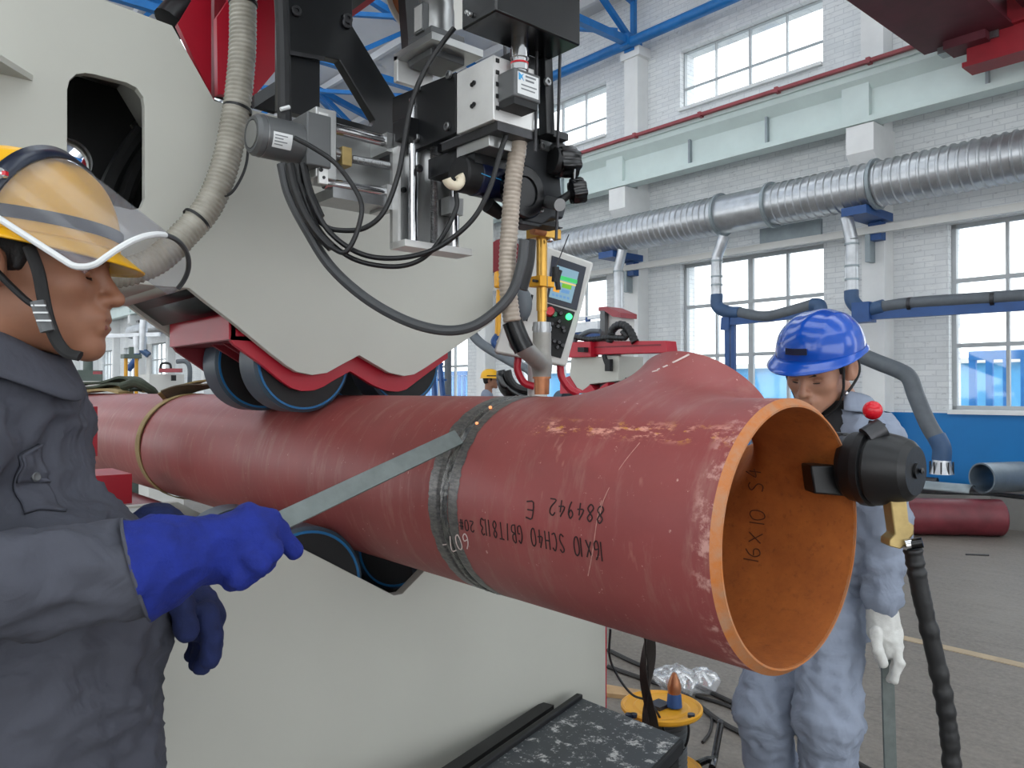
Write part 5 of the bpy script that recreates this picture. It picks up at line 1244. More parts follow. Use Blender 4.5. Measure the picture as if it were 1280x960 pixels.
# ---- between the arm and the torch
t = thing('swing_hose', (-5.222, 4, 1.722), 'dark grey swing hose slanting down beyond the lower corner of the grey arm', 'hose')
MB().tube([(-5.892, 4, 2.144), (-5.81, 4, 2.055), (-5.663, 4, 1.965), (-5.407, 4, 1.856), (-5.103, 4, 1.735)], .05, 14).obj('tube', 'hose_grey', t)
MB().tube([(-5.103, 4, 1.743), (-4.963, 4, 1.685), (-4.894, 4, 1.561), (-4.895, 4, 0.946), (-4.895, 4, -0.243)], .04, 12).obj('lower_tube', 'hose_grey', t)
MB().tube([(-5.892, 4, 2.136), (-5.865, 4, 2.16), (-5.77, 4, 2.171)], .055, 12).obj('cuff', 'elbow_blue', t)
t = thing('step_ladder', (-3.734, 2.117, 0), 'blue steel step ladder standing under the edge of the grey arm', 'ladder')
ly = 5.2
def low_to_floor(q): return q
for a, b_ in (((-8.121, 5.2, 1.967), (-7.666, 5.2, 0.737)), ((-8.273, 5.2, 1.838), (-7.916, 5.2, 0.615))):
    MB().bar(a, (b_[0], b_[1] - .1, 0), .05, .05).obj('rail', 'steel_blue', t)
A = V((-8.273, 5.2, 1.838)); B = V((-8.121, 5.2, 1.967))
for i in range(4): MB().bar(V((-8.197, 5.2, 1.87)) + V((.07 * i, 0, -.22 * i)), V((-8.046, 5.2, 1.866)) + V((.07 * i, 0, -.22 * i)), .04, .03).obj('rung', 'steel_blue', t)
q = V((-8.461, 5.6, 2.105)); t = thing('grey_post', (q.x, q.y, 0), 'slim dark grey post beside the blue step ladder', 'post')
MB().cyl((q.x, q.y, 0), (q.x, q.y, 2.6), .05, n=16).obj('tube', 'hose_grey', t); MB().cyl((q.x, q.y, 0), (q.x, q.y, .02), .12, n=20).obj('foot', 'hose_grey', t)

# ---- far end of the hall, left
def on_floor(q, w, d_, mat, name, parent, z0=0): q = V(q); return MB().box((q.x - d_, q.y - w, z0), (q.x + d_, q.y + w, q.z)).obj(name, mat, parent)
t = thing('hydraulic_press', (-9.102, 1.53, 0), 'small press with two yellow guide columns in the far background', 'press')
q = V((-9.628, 1.662, 1.943)); MB().box((q.x - .08, q.y - .10, q.z - .05), (q.x + .08, q.y + .10, q.z)).obj('head', 'green_machine', t)
MB().box((q.x - .025, q.y - .025, q.z), (q.x + .025, q.y + .025, q.z + .09)).obj('cylinder', 'green_machine', t)
for s in (-1, 1): MB().cyl((q.x, q.y + s * .06, .7), (q.x, q.y + s * .06, q.z - .05), .022, n=12).obj('guide_column', 'yellow_plastic', t)
MB().box((q.x - .2, q.y - .25, 0), (q.x + .2, q.y + .25, .7)).obj('bed', 'green_machine', t)
t = thing('green_motor', (-9.432, 1.153, 0), 'dark green motor unit on a cabinet in the far background', 'motor')
q = V((-8.865, 1.019, 1.72)); MB().box((q.x - .12, q.y - .12, q.z - .12), (q.x + .12, q.y + .12, q.z)).obj('housing', 'green_machine', t)
MB().cyl((q.x, q.y, q.z), (q.x, q.y, q.z + .12), .05, n=14).obj('motor', 'green_machine', t)
MB().box((q.x - .3, q.y - .3, 0), (q.x + .3, q.y + .3, q.z - .12)).obj('cabinet', 'white_paint', t)
MB().bar(V((-8.797, 0.64, 1.745)), V((-8.631, 0.831, 1.737)), .04, .05).obj('red_arm', 'rail_red', t); MB().bar(V((-8.492, 0.99, 1.686)), V((-8.437, 1.054, 1.686)), .03, .03).obj('red_arm', 'rail_red', t)
t = thing('white_cabinet', (-8.3, 1.648, 0), 'white machine cabinet with red handwheel bar in the far background', 'cabinet')
q = V((-7.794, 1.486, 1.665)); MB().box((q.x - .25, q.y - .17, 0), (q.x + .1, q.y + .17, q.z)).obj('body', 'cabinet_white', t)
MB().bar(V((-7.716, 1.423, 1.703)), V((-7.571, 1.589, 1.703)), .05, .04).obj('red_bar', 'rail_red', t)
MB().tube([(-7.716, 1.424, 1.679), (-7.705, 1.435, 1.769), (-7.651, 1.497, 1.769), (-7.641, 1.509, 1.695)], .012, 8).obj('handle', 'black_matte', t)
MB().box(V((-7.532, 1.483, 1.653)), V((-7.563, 1.524, 1.597))).obj('switch', 'black_matte', t)
MB().tube([(-7.914, 1.651, 1.805), (-7.853, 1.721, 1.805), (-7.825, 1.754, 1.737), (-7.827, 1.755, 1.551)], .025, 8).obj('pipe', 'hose_grey', t)
t = thing('far_fume_extractor', (-9.035, 1.607, 0), 'blue and silver fume arm against the far end of the wall', 'extraction arm')
MB().tube([(-12.252, 2.456, 2.087), (-12.285, 2.42, 1.951), (-12.351, 2.346, 1.828)], .05, 10).obj('arm', 'steel_blue', t); MB().cyl((-12.258, 2.445, 2.347), (-12.252, 2.456, 2.075), .06, n=12).obj('drop', 'galvanised', t)
MB().tube([(-12.227, 2.484, 2.161), (-12.178, 2.54, 2.099), (-12.138, 2.587, 2.05)], .05, 8).obj('elbow', 'elbow_blue', t); MB().cyl((-12.183, 2.527, 2.594), (-12.203, 2.512, 2.124), .06, n=12).obj('drop', 'galvanised', t)
MB().bar((-12.607, 2.045, 2.347), (-12.022, 2.715, 2.371), .05, .06).obj('bracket', 'galvanised', t)
MB().box(V((-12.24, 2.462, 2.594)), V((-12.38, 2.607, 2.562))).obj('fan', 'dark_steel', t)
q = V((-12.202, 2.511, 2.223)); MB().cyl((q.x, q.y + .1, 0), (q.x, q.y + .1, q.z), .04, n=10).obj('post', 'white_paint', t)

# ================================================================ EARTH CLAMP ON THE PIPE RIM
ec = thing('earth_clamp', (0.02, .26, 1.2), 'black rotary earth clamp with red ball knob gripping the pipe rim', 'clamp')
ax = (RT * .93 - FW * .36).normalized(); c0 = V((0, 0.186, 1.366))
c1 = V((0.091, 0.184, 1.366))
ax = (c1 - c0).normalized(); L = (c1 - c0).length
bd = MB().lathe(c0, ax, [(-.01, .0001), (-.01, .05), (0, .056), (.018, .058), (.02, .062), (.032, .062), (.034, .056), (.038, .056), (.04, .06), (L * .8, .053), (L * .97, .047), (L + .006, .038), (L + .006, .012), (L + .01, .012), (L + .01, .0001)], 56).obj('body', 'clamp_black', ec, ang=24)
MB().lathe(c1 + RT * .004, ax, [(.005, .0001), (.012, .006), (.014, .0001)], 14).obj('end_screw', 'dark_steel', bd)
MB().prism([(-0.043, 0.124, 1.368), (0.007, 0.182, 1.368), (0.008, 0.184, 1.316), (-0.039, 0.129, 1.322)], FW * .045).obj('inner_jaw', 'clamp_black', ec, bevel=.003)
MB().prism([(-0.056, 0.258, 1.416), (-0.019, 0.3, 1.41), (-0.02, 0.3, 1.333), (-0.049, 0.267, 1.336)], FW * .045).obj('outer_jaw', 'clamp_black', ec, bevel=.003)
MB().prism([(-0.005, 0.168, 1.396), (0.019, 0.194, 1.412), (0.024, 0.202, 1.321), (-0.002, 0.172, 1.316)], FW * .1).obj('jaw_bridge', 'clamp_black', ec, bevel=.004)
kp = [(0.026, 0.185, 1.403), (0.031, 0.19, 1.423), (0.034, 0.193, 1.439)]
MB().tube(kp, .013, 14).obj('knob_post', 'clamp_black', ec)
MB().cyl((0.031, 0.16, 1.415), (0.048, 0.179, 1.43), .017, n=20).obj('knob_collar', 'dark_steel', ec)
MB().ell((0.029, 0.188, 1.458), .0152, n=24, m=14).obj('ball_knob', 'red_plastic', ec)
ba = MB().prism([(0.068, 0.158, 1.329), (0.085, 0.177, 1.334), (0.088, 0.181, 1.286), (0.093, 0.187, 1.282), (0.093, 0.187, 1.267), (0.08, 0.172, 1.244), (0.067, 0.158, 1.249), (0.067, 0.158, 1.259), (0.073, 0.165, 1.267)], FW * .03).obj('brass_arm', 'brass_dull', ec, bevel=.003)
MB().cyl((0.084, 0.178, 1.251), (0.105, 0.186, 1.257), .008, n=18).obj('cable_bolt', 'black_gloss', ec)
MB().cyl((0.082, 0.175, 1.251), (0.089, 0.182, 1.253), .0095, n=18).obj('washer', 'chrome', ec)
cbp = [(0.091, 0.185, 1.245), (0.094, 0.189, 1.216), (0.099, 0.196, 1.172), (0.109, 0.208, 1.104), (0.119, 0.221, 1.03), (0.125, 0.229, 0.968), (0.128, 0.233, 0.907), (0.129, 0.236, 0.808), (0.131, 0.24, 0.635)]
cbp = cbp + [(V(cbp[-1]).x + .05, V(cbp[-1]).y + .1, .02), (V(cbp[-1]).x + .3, V(cbp[-1]).y + .3, .02)]
P = smooth_path(cbp, 10); rr = [.0135 + .0034 * noise.noise(V((i * .45, 0, 3))) for i in range(len(P))]
MB().tube(P, rr, 14, 0).obj('earth_cable', 'black_rubber', ec, ang=60)

# ================================================================ SCRAPER BAR, FLOOR THINGS
sb0 = V((-0.533, -0.576, 1.285)); sb1 = V((-0.6, -0.17, 1.401))
o = MB().bar(sb0 + (sb0 - sb1).normalized() * .02, sb1, .031, .006, (1, -1, .25)).obj('scraper_bar', 'scraper_steel', bevel=.001)
tag(o, 'flat grey steel bar held by the blue glove against the weld', 'bar')

t = thing('equipment_tray', (-.85, .2, 0), 'black topped low table speckled with white flakes, at the foot of the grey base', 'table')
T1, T2, T3 = V((-.986, .565, .6)), V((-.635, .570, .6)), V((-.72, -.36, .6))
T4 = T2 + (T3 - T1)
MB().prism([T1, T2, T4, T3], (0, 0, -.02)).obj('top', 'tray_black', t)
for a, b_, nm in ((T1, T3, 'rim'), (T2 + V((0, 0, -.014)), T4 + V((0, 0, -.014)), 'rim')):
    MB().bar(a + V((0, 0, -.005)), b_ + V((0, 0, -.005)), .02, .035).obj(nm, 'black_matte', t, bevel=.004)
MB().bar(T1 + V((-.03, -.1, -.06)), T3 + V((-.06, 0, -.06)), .04, .12).obj('side_skirt', 'black_matte', t)
for a in (T1, T2, T3, T4):
    q = a.lerp((T1 + T4) / 2, .08); MB().box((q.x - .015, q.y - .015, 0), (q.x + .015, q.y + .015, .58)).obj('leg', 'black_paint', t)

t = thing('cable_reel', (-1.333, 1.416, 0), 'yellow plastic cable reel standing on the floor beyond the black table', 'cable reel')
rc_ = V((-1.3, 1.344, 0.269)); rb = V((-1.269, 1.379, 0.269))
zt = rc_.z; n_ = MB().lathe((rc_.x, rc_.y, zt), Z1, [(-.012, .03), (-.012, .15), (-.004, .156), (.006, .156), (.01, .148), (.002, .14), (.0, .11), (.006, .1), (.006, .03)], 48, closed=True).obj('top_flange', 'yellow_plastic', t, ang=30)
MB().lathe((rc_.x, rc_.y, .03), Z1, [(-.012, .03), (-.012, .15), (-.004, .156), (.006, .156), (.01, .148), (.002, .14), (.0, .11), (.006, .1), (.006, .03)], 48, closed=True).obj('bottom_flange', 'yellow_plastic', t, ang=30)
MB().rings([(rc_.x, rc_.y, .04), (rc_.x, rc_.y, .12), (rc_.x, rc_.y, zt - .012)], .088, .098, .018, 32).obj('wound_cable', 'cable_grey', t, ang=60)
MB().cyl((rc_.x, rc_.y, 0.0), (rc_.x, rc_.y, .018), .12, n=30).obj('foot', 'black_matte', t)
for q in [(-1.317, 1.171, 0.298), (-1.306, 1.185, 0.298), (-1.164, 1.347, 0.268)]: MB().lathe((V(q).x, V(q).y, zt + .004), Z1, [(0, .014), (.012, .014), (.012, .0001)], 16).obj('socket', 'blue_black', t)
MB().box((rc_.x - .03, rc_.y - .05, zt + .006), (rc_.x + .03, rc_.y + .02, zt + .02)).obj('socket_box', 'blue_black', t)
t = thing('plug', (-1.267, 1.381, 0.241), 'blue and brown plug standing upright on the yellow reel', 'plug')
pq = V((-1.255, 1.365, 0.249)); pq.z = zt + .012
MB().lathe(pq, Z1, [(0, .03), (.045, .026), (.05, .024)], 20).obj('plug_base', 'steel_blue', t)
MB().lathe(pq, Z1, [(.05, .024), (.075, .027), (.1, .02), (.125, .009), (.13, .0001)], 20).obj('plug_body', 'copper', t)
tag(MB().tube([(-1.36, 1.117, 0.602), (-1.363, 1.116, 0.501), (-1.344, 1.139, 0.426), (-1.309, 1.18, 0.357), (-1.266, 1.23, 0.327), (-1.235, 1.266, 0.247), (-1.23, 1.273, 0.157)], .0045, 8).obj('hanging_lead', 'cable_black'), 'thin black lead drooping from the grey base to the yellow reel', 'cable')
tag(MB().tube([(-1.212, 1.368, 0.265), (-1.201, 1.382, 0.204), (-1.213, 1.369, 0.134), (-1.254, 1.323, 0.089), (-1.272, 1.303, 0.013)], .005, 8).obj('reel_lead', 'cable_black'), 'black lead looping off the right side of the yellow reel', 'cable')
# twisted strap
t = thing('hanging_strap', (-1.261, 1.237, 0.157), 'twisted dark brown strap hanging between the tee and the black table', 'strap')
A, B = V((-0.857, 0.702, 0.838)), V((-1.263, 1.235, 0.142))
for s in (0, 1):
    P = [A.lerp(B, i / 20) + RT * (.014 * math.sin(i * .32 + s * 2.4)) - FW * .01 * s for i in range(21)]
    MB().ribbon(P, .034, .004, lambda i, s=s: RT * math.cos(i * .14 + s) + FW * math.sin(i * .14 + s)).obj('strand', 'strap_brown', t)
# crumpled plastic bag
def bagf(p): return .022 * (1 - 2 * abs(noise.noise(p * 14))) + .012 * noise.noise(p * 34)
bq = V((-1.782, 2.081, 0.06))
bg = blob('plastic_bag', [('e', (bq.x, bq.y, .06), (.10, .10, .05)), ('e', (bq.x + .09, bq.y + .1, .06), (.06, .06, .045))], .012, .03, 'clear_film', None, fold=bagf, relax=1)
tag(bg, 'crumpled clear plastic bag on the floor behind the yellow reel', 'bag')
t = thing('tool_handle', (-1.235, 1.598, 0.01), 'black bent tool handle on the floor right of the yellow reel', 'tool')
MB().tube([(-1.234, 1.484, 0.03), (-1.229, 1.541, 0.03), (-1.212, 1.56, 0.03)], .014, 10).obj('shank', 'black_gloss', t); MB().tube([V((-1.178, 1.499, 0.03)), V((-1.218, 1.573, 0.03)), V((-1.241, 1.63, 0.03)) + V((0, 0, .05)), V((-1.257, 1.676, 0.03)) + V((0, 0, .1))], .014, 10).obj('grip', 'black_gloss', t)
MB().ell(V((-1.257, 1.676, 0.03)) + V((0, 0, .1)), .015).obj('grip_end', 'dark_steel', t)
tag(MB().prism([(-2.055, 1.849, 0.02), (-1.889, 1.928, 0.02), (-1.831, 1.858, 0.02), (-1.978, 1.764, 0.02)], (0, 0, -.02)).obj('wood_strip', 'plank_wood'), 'pale wooden strip on the floor beside the red edge of the base', 'plank')
def fcable(pts, r, label): tag(MB().tube([(p[0], p[1], r) for p in pts], r, 8).obj('floor_cable', 'floor_cable'), label, 'cable', 'cables on the floor')
fcable([(-2.404, 2.269, -0), (-2.126, 2.215, 0), (-1.804, 2.202, 0), (-1.514, 2.151, 0), (-1.255, 2.099, 0), (-1.008, 2.051, 0), (-0.776, 1.977, 0)], .012, 'uppermost dark cable on the floor, passing behind the grey trousers')
fcable([(-2.223, 2.067, 0), (-2.006, 2.07, -0), (-1.754, 2.069, 0), (-1.428, 1.925, 0), (-1.246, 1.891, 0), (-1.059, 1.884, 0), (-0.872, 1.848, 0)], .012, 'middle dark cable on the floor crossing below the plastic bag')
fcable([(-1.678, 2.095, 0), (-1.505, 2.105, 0), (-1.322, 2.047, 0), (-1.148, 1.946, 0), (-0.979, 1.802, 0)], .009, 'lowest thin cable on the floor ending by the trouser leg')
fcable([(-1.54, 1.995, 0), (-1.467, 1.92, 0), (-1.397, 1.8, 0), (-1.363, 1.7, 0)], .007, 'short grey loop of cable right of the yellow reel')

# stock by the wall on the right
t = thing('maroon_cylinder', (-2.629, 8.07, 0), 'dark red steel pipe lying on the floor before the blue wall band', 'pipe')
a, b_ = V((-3.103, 7.11, 0.249)), V((-2.136, 7.99, 0.247)); a.z = b_.z = .19
MB().lathe(a, b_ - a, [(0, .15), (0, .188), ((b_ - a).length - .012, .188), ((b_ - a).length, .178), ((b_ - a).length - .02, .15)], 40).obj('pipe_wall', 'maroon_pipe', t, ang=30)
def slab(name, poly, z, th, mat, label): tag(MB().prism([(p[0], p[1], z) for p in poly], (0, 0, -th)).obj(name, mat), label, 'steel plate', 'stacked steel plates')
sl = [(-3.511, 8.778, 0.4), (-3.026, 9.602, 0.4), (-2.32, 10.013, 0.4), (-1.917, 8.474, 0.4), (-2.497, 8.517, 0.4), (-3.203, 8.037, 0.4)]
sl = [(p[0], min(p[1], 8.66), p[2]) for p in sl]
slab('steel_plate', sl, .42, .03, 'steel_plate', 'topmost pale steel plate stacked under the short grey pipe')
slab('steel_plate', [(p[0] + .05, p[1] - .02 if p[1] < 8.5 else p[1], 0) for p in sl], .38, .03, 'dark_steel', 'dark steel plate in the middle of the stack under the short grey pipe')
slab('steel_plate', [(p[0] + .1, p[1] - .04 if p[1] < 8.5 else p[1], 0) for p in sl], .34, .34, 'steel_plate', 'thick lowest steel block of the stack under the short grey pipe')
a, b_ = V((-2.317, 8.006, 0.56)), V((-2.101, 8.512, 0.592)); a.z = b_.z = .42 + .16
tag(MB().lathe(a, b_ - a, [(0, .144), (0, .16), ((b_ - a).length, .16), ((b_ - a).length, .144)], 40, closed=True).obj('short_pipe', 'grey_steel_pipe', ang=30), 'short grey pipe offcut lying on the steel plates by the wall', 'pipe')
a, b_ = V((-3.462, 9.375, 0.38)), V((-2.929, 9.581, 0.38))
tag(MB().cyl((a.x, min(a.y, 8.5), .458), (b_.x, min(b_.y, 8.5), .458), .038, n=16).obj('long_bar', 'dark_steel'), 'long dark round bar on the steel plates below the hood', 'bar')
hp = V((-2.74, 7.982, 0.43))
o = MB().grid(lambda u, v: (hp.x - .2 + .55 * u, hp.y + .12 * math.cos(PI * v), .422 + .08 * math.sin(PI * v)), 4, 12).obj('half_shell', 'galvanised_bare', solid=.008)
tag(o, 'half-round grey steel shell lying on the plates behind the dark red pipe', 'steel shell')
a, b_ = [(-2.032, 6.696, 0.006), (-1.881, 6.817, 0.006)]
tag(MB().cyl(a, b_, .009, n=8).obj('floor_rod', 'dark_steel'), 'thin dark rod lying alone on the open floor at the right', 'rod')

# ================================================================ PEOPLE
def hframe(org, fwd, tilt, sc=(1, 1, 1), roll=0):
    f = V(fwd); f.z = 0; f.normalize(); r = V((f.y, -f.x, 0)); M = Matrix((r, f, V((0, 0, 1)))).transposed()
    M = M @ Matrix.Rotation(-tilt, 3, 'X') @ Matrix.Rotation(roll, 3, 'Y') @ Matrix.Diagonal(sc)
    return Matrix.Translation(V(org)) @ M.to_4x4()

def head_prims(neck_to):
    P = [('e', (0, -.008, .045), (.076, .098, .088)), ('e', (0, .04, -.012), (.063, .055, .078)), ('e', (0, .03, -.058), (.055, .056, .045)),
         ('e', (0, .066, -.072), (.034, .034, .036)), ('e', (0, .087, -.097), (.021, .018, .017), {'k': .02}),
         ('e', (0, .074, .036), (.056, .024, .02)), ('e', (0, .076, .024), (.05, .018, .008), {'k': .012}),
         ('e', (.043, .055, -.012), (.02, .026, .02)), ('e', (-.043, .055, -.012), (.02, .026, .02)),
         ('-e', (.032, .099, .006), (.018, .017, .011), None, {'k': .012}), ('-e', (-.032, .099, .006), (.018, .017, .011), None, {'k': .012}),
         ('c', (0, .090, .018), (0, .113, -.022), .007, .0105, {'k': .012}), ('e', (0, .113, -.024), (.0115, .0115, .010), {'k': .006}),
         ('e', (.0125, .101, -.028), (.008, .010, .008), {'k': .007}), ('e', (-.0125, .101, -.028), (.008, .010, .008), {'k': .007}),
         ('-e', (.0065, .108, -.036), (.0035, .005, .004), None, {'k': .003}), ('-e', (-.0065, .108, -.036), (.0035, .005, .004), None, {'k': .003}),
         ('e', (0, .089, -.054), (.028, .02, .02), {'k': .015}),
         ('c', (-.016, .1005, -.0535), (.016, .1005, -.0535), .0058, .0058, {'k': .008}), ('c', (-.013, .1, -.067), (.013, .1, -.067), .0068, .0068, {'k': .008}),
         ('-c', (-.02, .1095, -.0597), (.02, .1095, -.0597), .0025, .0025, {'k': .004}),
         ('c', (.075, -.012, .008), (.077, -.004, -.022), .012, .008, {'k': .008}), ('c', (-.075, -.012, .008), (-.077, -.004, -.022), .012, .008, {'k': .008}),
         ('e', (.087, -.018, .0), (.009, .021, .034), (.15, 0, .3), {'k': .005}), ('e', (-.087, -.018, .0), (.009, .021, .034), (.15, 0, -.3), {'k': .005}),
         ('-e', (.098, -.012, .002), (.008, .012, .021), None, {'k': .005}), ('-e', (-.098, -.012, .002), (.008, .012, .021), None, {'k': .005}),
         ('c', (0, -.03, -.04), neck_to, .052, .058, {'k': .03})]
    return P
def make_head(parent, M, neck_to, skin, lip, res):
    bd = blob('body', head_prims(neck_to), res, .022, skin, parent, xf=M)
    blob('lips', [('c', (-.017, .1036, -.0548), (.017, .1036, -.0548), .0042, .0042), ('c', (-.014, .1040, -.0660), (.014, .1040, -.0660), .0050, .0050, {'k': .001}), ('-c', (-.03, .108, -.0602), (.03, .108, -.0602), .0014, .0014, {'k': .002})], .0015, .002, lip, parent, xf=M)
    for s in (-1, 1):
        MB().ell((0, 0, 0), .0115).obj('eye', 'eye_white', parent).matrix_local = Matrix.Translation(-ORG[parent]) @ M @ Matrix.Translation((s * .031, .0715, -.0065))
        blob('eyelash', [('c', (s * .0195, .0862, -.0025), (s * .031, .0868, -.001), .0012, .0017), ('c', (s * .031, .0868, -.001), (s * .044, .0795, -.0015), .0017, .0012)], .0009, .001, 'eye_dark', parent, xf=M)
        blob('eyelid', [('e', (s * .031, .0765, .0065), (.0145, .0098, .0075)), ('e', (s * .031, .0755, -.007), (.0135, .0085, .0045), {'k': .0005})], .0018, .002, skin, parent, xf=M)
        blob('eyebrow', [('c', (s * .016, .0955, .0235), (s * .033, .0925, .0275), .0034, .004), ('c', (s * .033, .0925, .0275), (s * .05, .0795, .0235), .004, .0025)], .0018, .003, 'hair_black', parent, xf=M)
    blob('hair', [('e', (0, -.020, .046), (.0795, .0955, .09)), ('c', (.071, .016, .03), (.072, .012, .0), .008, .004), ('c', (-.071, .016, .03), (-.072, .012, .0), .008, .004), ('e', (0, -.045, .0), (.066, .062, .06))], .005, .015, 'hair_black', parent, clip=[((0, .055, .05), (0, .8, -.6))], xf=M)
    return bd
def obj_in(mb, name, mat, parent, M, **kw):
    mb.v = [tuple(M @ V(p)) for p in mb.v]; return mb.obj(name, mat, parent, **kw)

def make_helmet(name, M, label, mat, ridge, loc, band=None, peak=.045, ra=.122, rb=.142, zr=.05, hd=.125):
    t = thing(name, loc, label, 'helmet')
    def dome(u, v):
        a = 2 * PI * u; b = PI / 2 * v; cr = math.cos(b) ** .8
        x = ra * cr * math.cos(a); y = -.008 + rb * cr * math.sin(a); z = zr + hd * math.sin(b) ** .95
        rg = ridge * math.exp(-(x / .022) ** 2) * min(1, v * 2.5) + ridge * .6 * (math.exp(-((abs(x) - .055) / .012) ** 2)) * min(1, v * 2.5) * (1 if v < .85 else 0)
        return (x, y, z + rg)
    obj_in(MB().grid(dome, 72, 20, True), 'shell', mat, t, M, ang=70)
    def brim(u, v):
        a = 2 * PI * u; fr = max(0, math.sin(a)); w = .008 + peak * fr ** 1.5
        x = (ra + w * v * (.5 + .5 * (1 - fr))) * math.cos(a); y = -.008 + (rb + w * v) * math.sin(a); z = zr - .012 * v - .012 * v * fr
        return (x, y, z)
    obj_in(MB().grid(brim, 72, 4, True), 'brim', mat, t, M, ang=70, solid=.003)
    obj_in(MB().tube([(ra * .92 * math.cos(a), -.008 + rb * .92 * math.sin(a), zr - .002) for a in np.linspace(0, 2 * PI, 33)], .006, 8, 0), 'inner_band', 'strap_black', t, M)
    if band: obj_in(MB().ribbon([(ra * 1.0 * math.cos(a), -.008 + rb * 1.0 * math.sin(a), zr + .022) for a in np.linspace(-.3, PI + .3, 40)], .016, .004, (0, 0, 1)), 'bracket_band', band, t, M)
    return t

# ---------------- worker in dark grey at the left
M1 = hframe((-0.671, -0.876, 1.652), RT * .95 + FW * .31, math.radians(4), (1.06, 1.05, 1.0))
w1 = thing('person', (-0.838, -0.871, -0), 'person in dark grey jacket and blue gloves holding a bar to the weld', 'person')
ORG[w1] = V(ORG[w1])
make_head(w1, M1, (0, -.06, -.2), 'skin', 'lips', .003)
c1w = (-0.772, -0.928, 1.389); b1w = (-0.711, -0.853, 1.118); h1w = (-0.729, -0.856, 0.906)
yaw1 = math.atan2(RT.y, RT.x) - PI / 2 - math.radians(10)
pj = [('e', c1w, (.19, .125, .21), (0, 0, yaw1)), ('e', b1w, (.19, .172, .25), (0, 0, yaw1)), ('e', h1w, (.2, .175, .22), (0, 0, yaw1)),
      ('c', (-0.644, -0.994, 1.417), (-0.879, -0.853, 1.408), .085, .073), ('c', (-0.712, -0.891, 1.488), (-0.772, -0.897, 1.429), .085, .12),
      ('c', (-0.622, -0.999, 1.418), (-0.513, -1.085, 1.26), .082, .075), ('c', (-0.513, -1.085, 1.258), (-0.471, -0.786, 1.262), .072, .056),
      ('c', (-0.893, -0.853, 1.394), (-0.991, -0.779, 1.16), .072, .065), ('c', (-0.985, -0.773, 1.153), (-0.744, -0.664, 1.163), .062, .05)]
def fold1(p):
    return folds(.014, (9, 9, 7), 1)(p) + folds(.009, (15, 15, 28), 2)(p)
jk = blob('jacket', pj, .0095, .05, 'cloth_dark_grey', w1, fold=fold1, relax=2, clip=[((0, 0, .84), (0, 0, -1))])
# collar, placket, pocket follow the cloth surface
def on_cloth(prims, k, P, off):
    P = np.array([tuple(p) for p in P])
    for _ in range(8): P = P - sdf(P, prims, k)[:, None] * grad(lambda q: sdf(q, prims, k), P)
    g = grad(lambda q: sdf(q, prims, k), P); return P, g
def patch(name, corners, nu, nv, mat, prims, k, fold, th, parent):
    a, b, c, d = [V(q) for q in corners]
    pts = [a.lerp(b, i / nu).lerp(d.lerp(c, i / nu), j / nv) for j in range(nv + 1) for i in range(nu + 1)]
    P, g = on_cloth(prims, k, pts, 0); Q = [V(p) + V(n) * (fold(V(p)) + th) for p, n in zip(P, g)]
    m = MB(); w = nu + 1; m.add(Q, [(j * w + i, j * w + i + 1, (j + 1) * w + i + 1, (j + 1) * w + i) for j in range(nv) for i in range(nu)])
    return m.obj(name, mat, parent, solid=.004)
pk = patch('pocket', [(-0.618, -0.888, 1.403), (-0.613, -0.837, 1.411), (-0.607, -0.828, 1.335), (-0.613, -0.881, 1.326)], 12, 12, 'cloth_dark_grey', pj, .05, fold1, .003, w1)
fl = patch('pocket_flap', [(-0.62, -0.89, 1.405), (-0.612, -0.835, 1.413), (-0.61, -0.833, 1.376), (-0.616, -0.885, 1.367)], 12, 8, 'cloth_dark_grey', pj, .05, fold1, .007, w1)
P, g = on_cloth(pj, .05, [V((-0.619, -0.858, 1.376))], 0); q = V(P[0]) + V(g[0]) * (fold1(V(P[0])) + .010)
MB().lathe(q, V(g[0]), [(0, .0065), (.002, .0065), (.003, .005), (.002, .003), (.002, .0001)], 18).obj('pocket_button', 'motor_grey', w1)
nk = V((-0.707, -0.9, 1.525))
def collar(u, v):
    a = math.radians(-150 + 300 * u); f = RT; r = -FW
    rr = .073 + .018 * (1 - v); z = .055 * v - .012 * math.cos(a) * 1.2 - (.028 * max(0, math.cos(a)) ** 3)
    return nk + (f * math.cos(a) * 1.1 + r * math.sin(a)) * rr + V((0, 0, z))
MB().grid(collar, 40, 5).obj('collar', 'cloth_dark_grey', w1, solid=.006)
def collar2(u, v):
    a = math.radians(-150 + 300 * u); f = RT; r = -FW
    rr = .075 + .026 * v; z = .055 - .06 * v - .012 * math.cos(a) * 1.2 - (.03 * max(0, math.cos(a)) ** 3)
    return nk + (f * math.cos(a) * 1.1 + r * math.sin(a)) * rr + V((0, 0, z))
MB().grid(collar2, 40, 5).obj('collar_fold', 'cloth_dark_grey', w1, solid=.005)
pt = [('c', (-0.79, -0.819, 0.907), (-0.821, -0.817, 0.407), .1, .085), ('c', (-0.821, -0.817, 0.407), (-0.813, -0.833, 0.066), .085, .075), ('c', (-0.653, -0.892, 0.979), (-0.664, -0.897, 0.482), .1, .085), ('c', (-0.664, -0.897, 0.482), (-0.681, -0.91, 0.081), .085, .075), ('e', (-0.729, -0.856, 0.94), (.18, .15, .12), (0, 0, yaw1))]
blob('trousers', pt, .014, .04, 'cloth_dark_grey', w1, fold=folds(.010, (9, 9, 8), 4), clip=[((0, 0, .07), (0, 0, -1))])
for q in (V((-0.813, -0.833, 0.066)), V((-0.681, -0.91, 0.081))):
    blob('boot', [('c', (q.x, q.y, .07), tuple(V((q.x, q.y, .05)) + RT * .16), .055, .045)], .012, .02, 'boot_black', w1, clip=[((0, 0, .002), (0, 0, -1))])
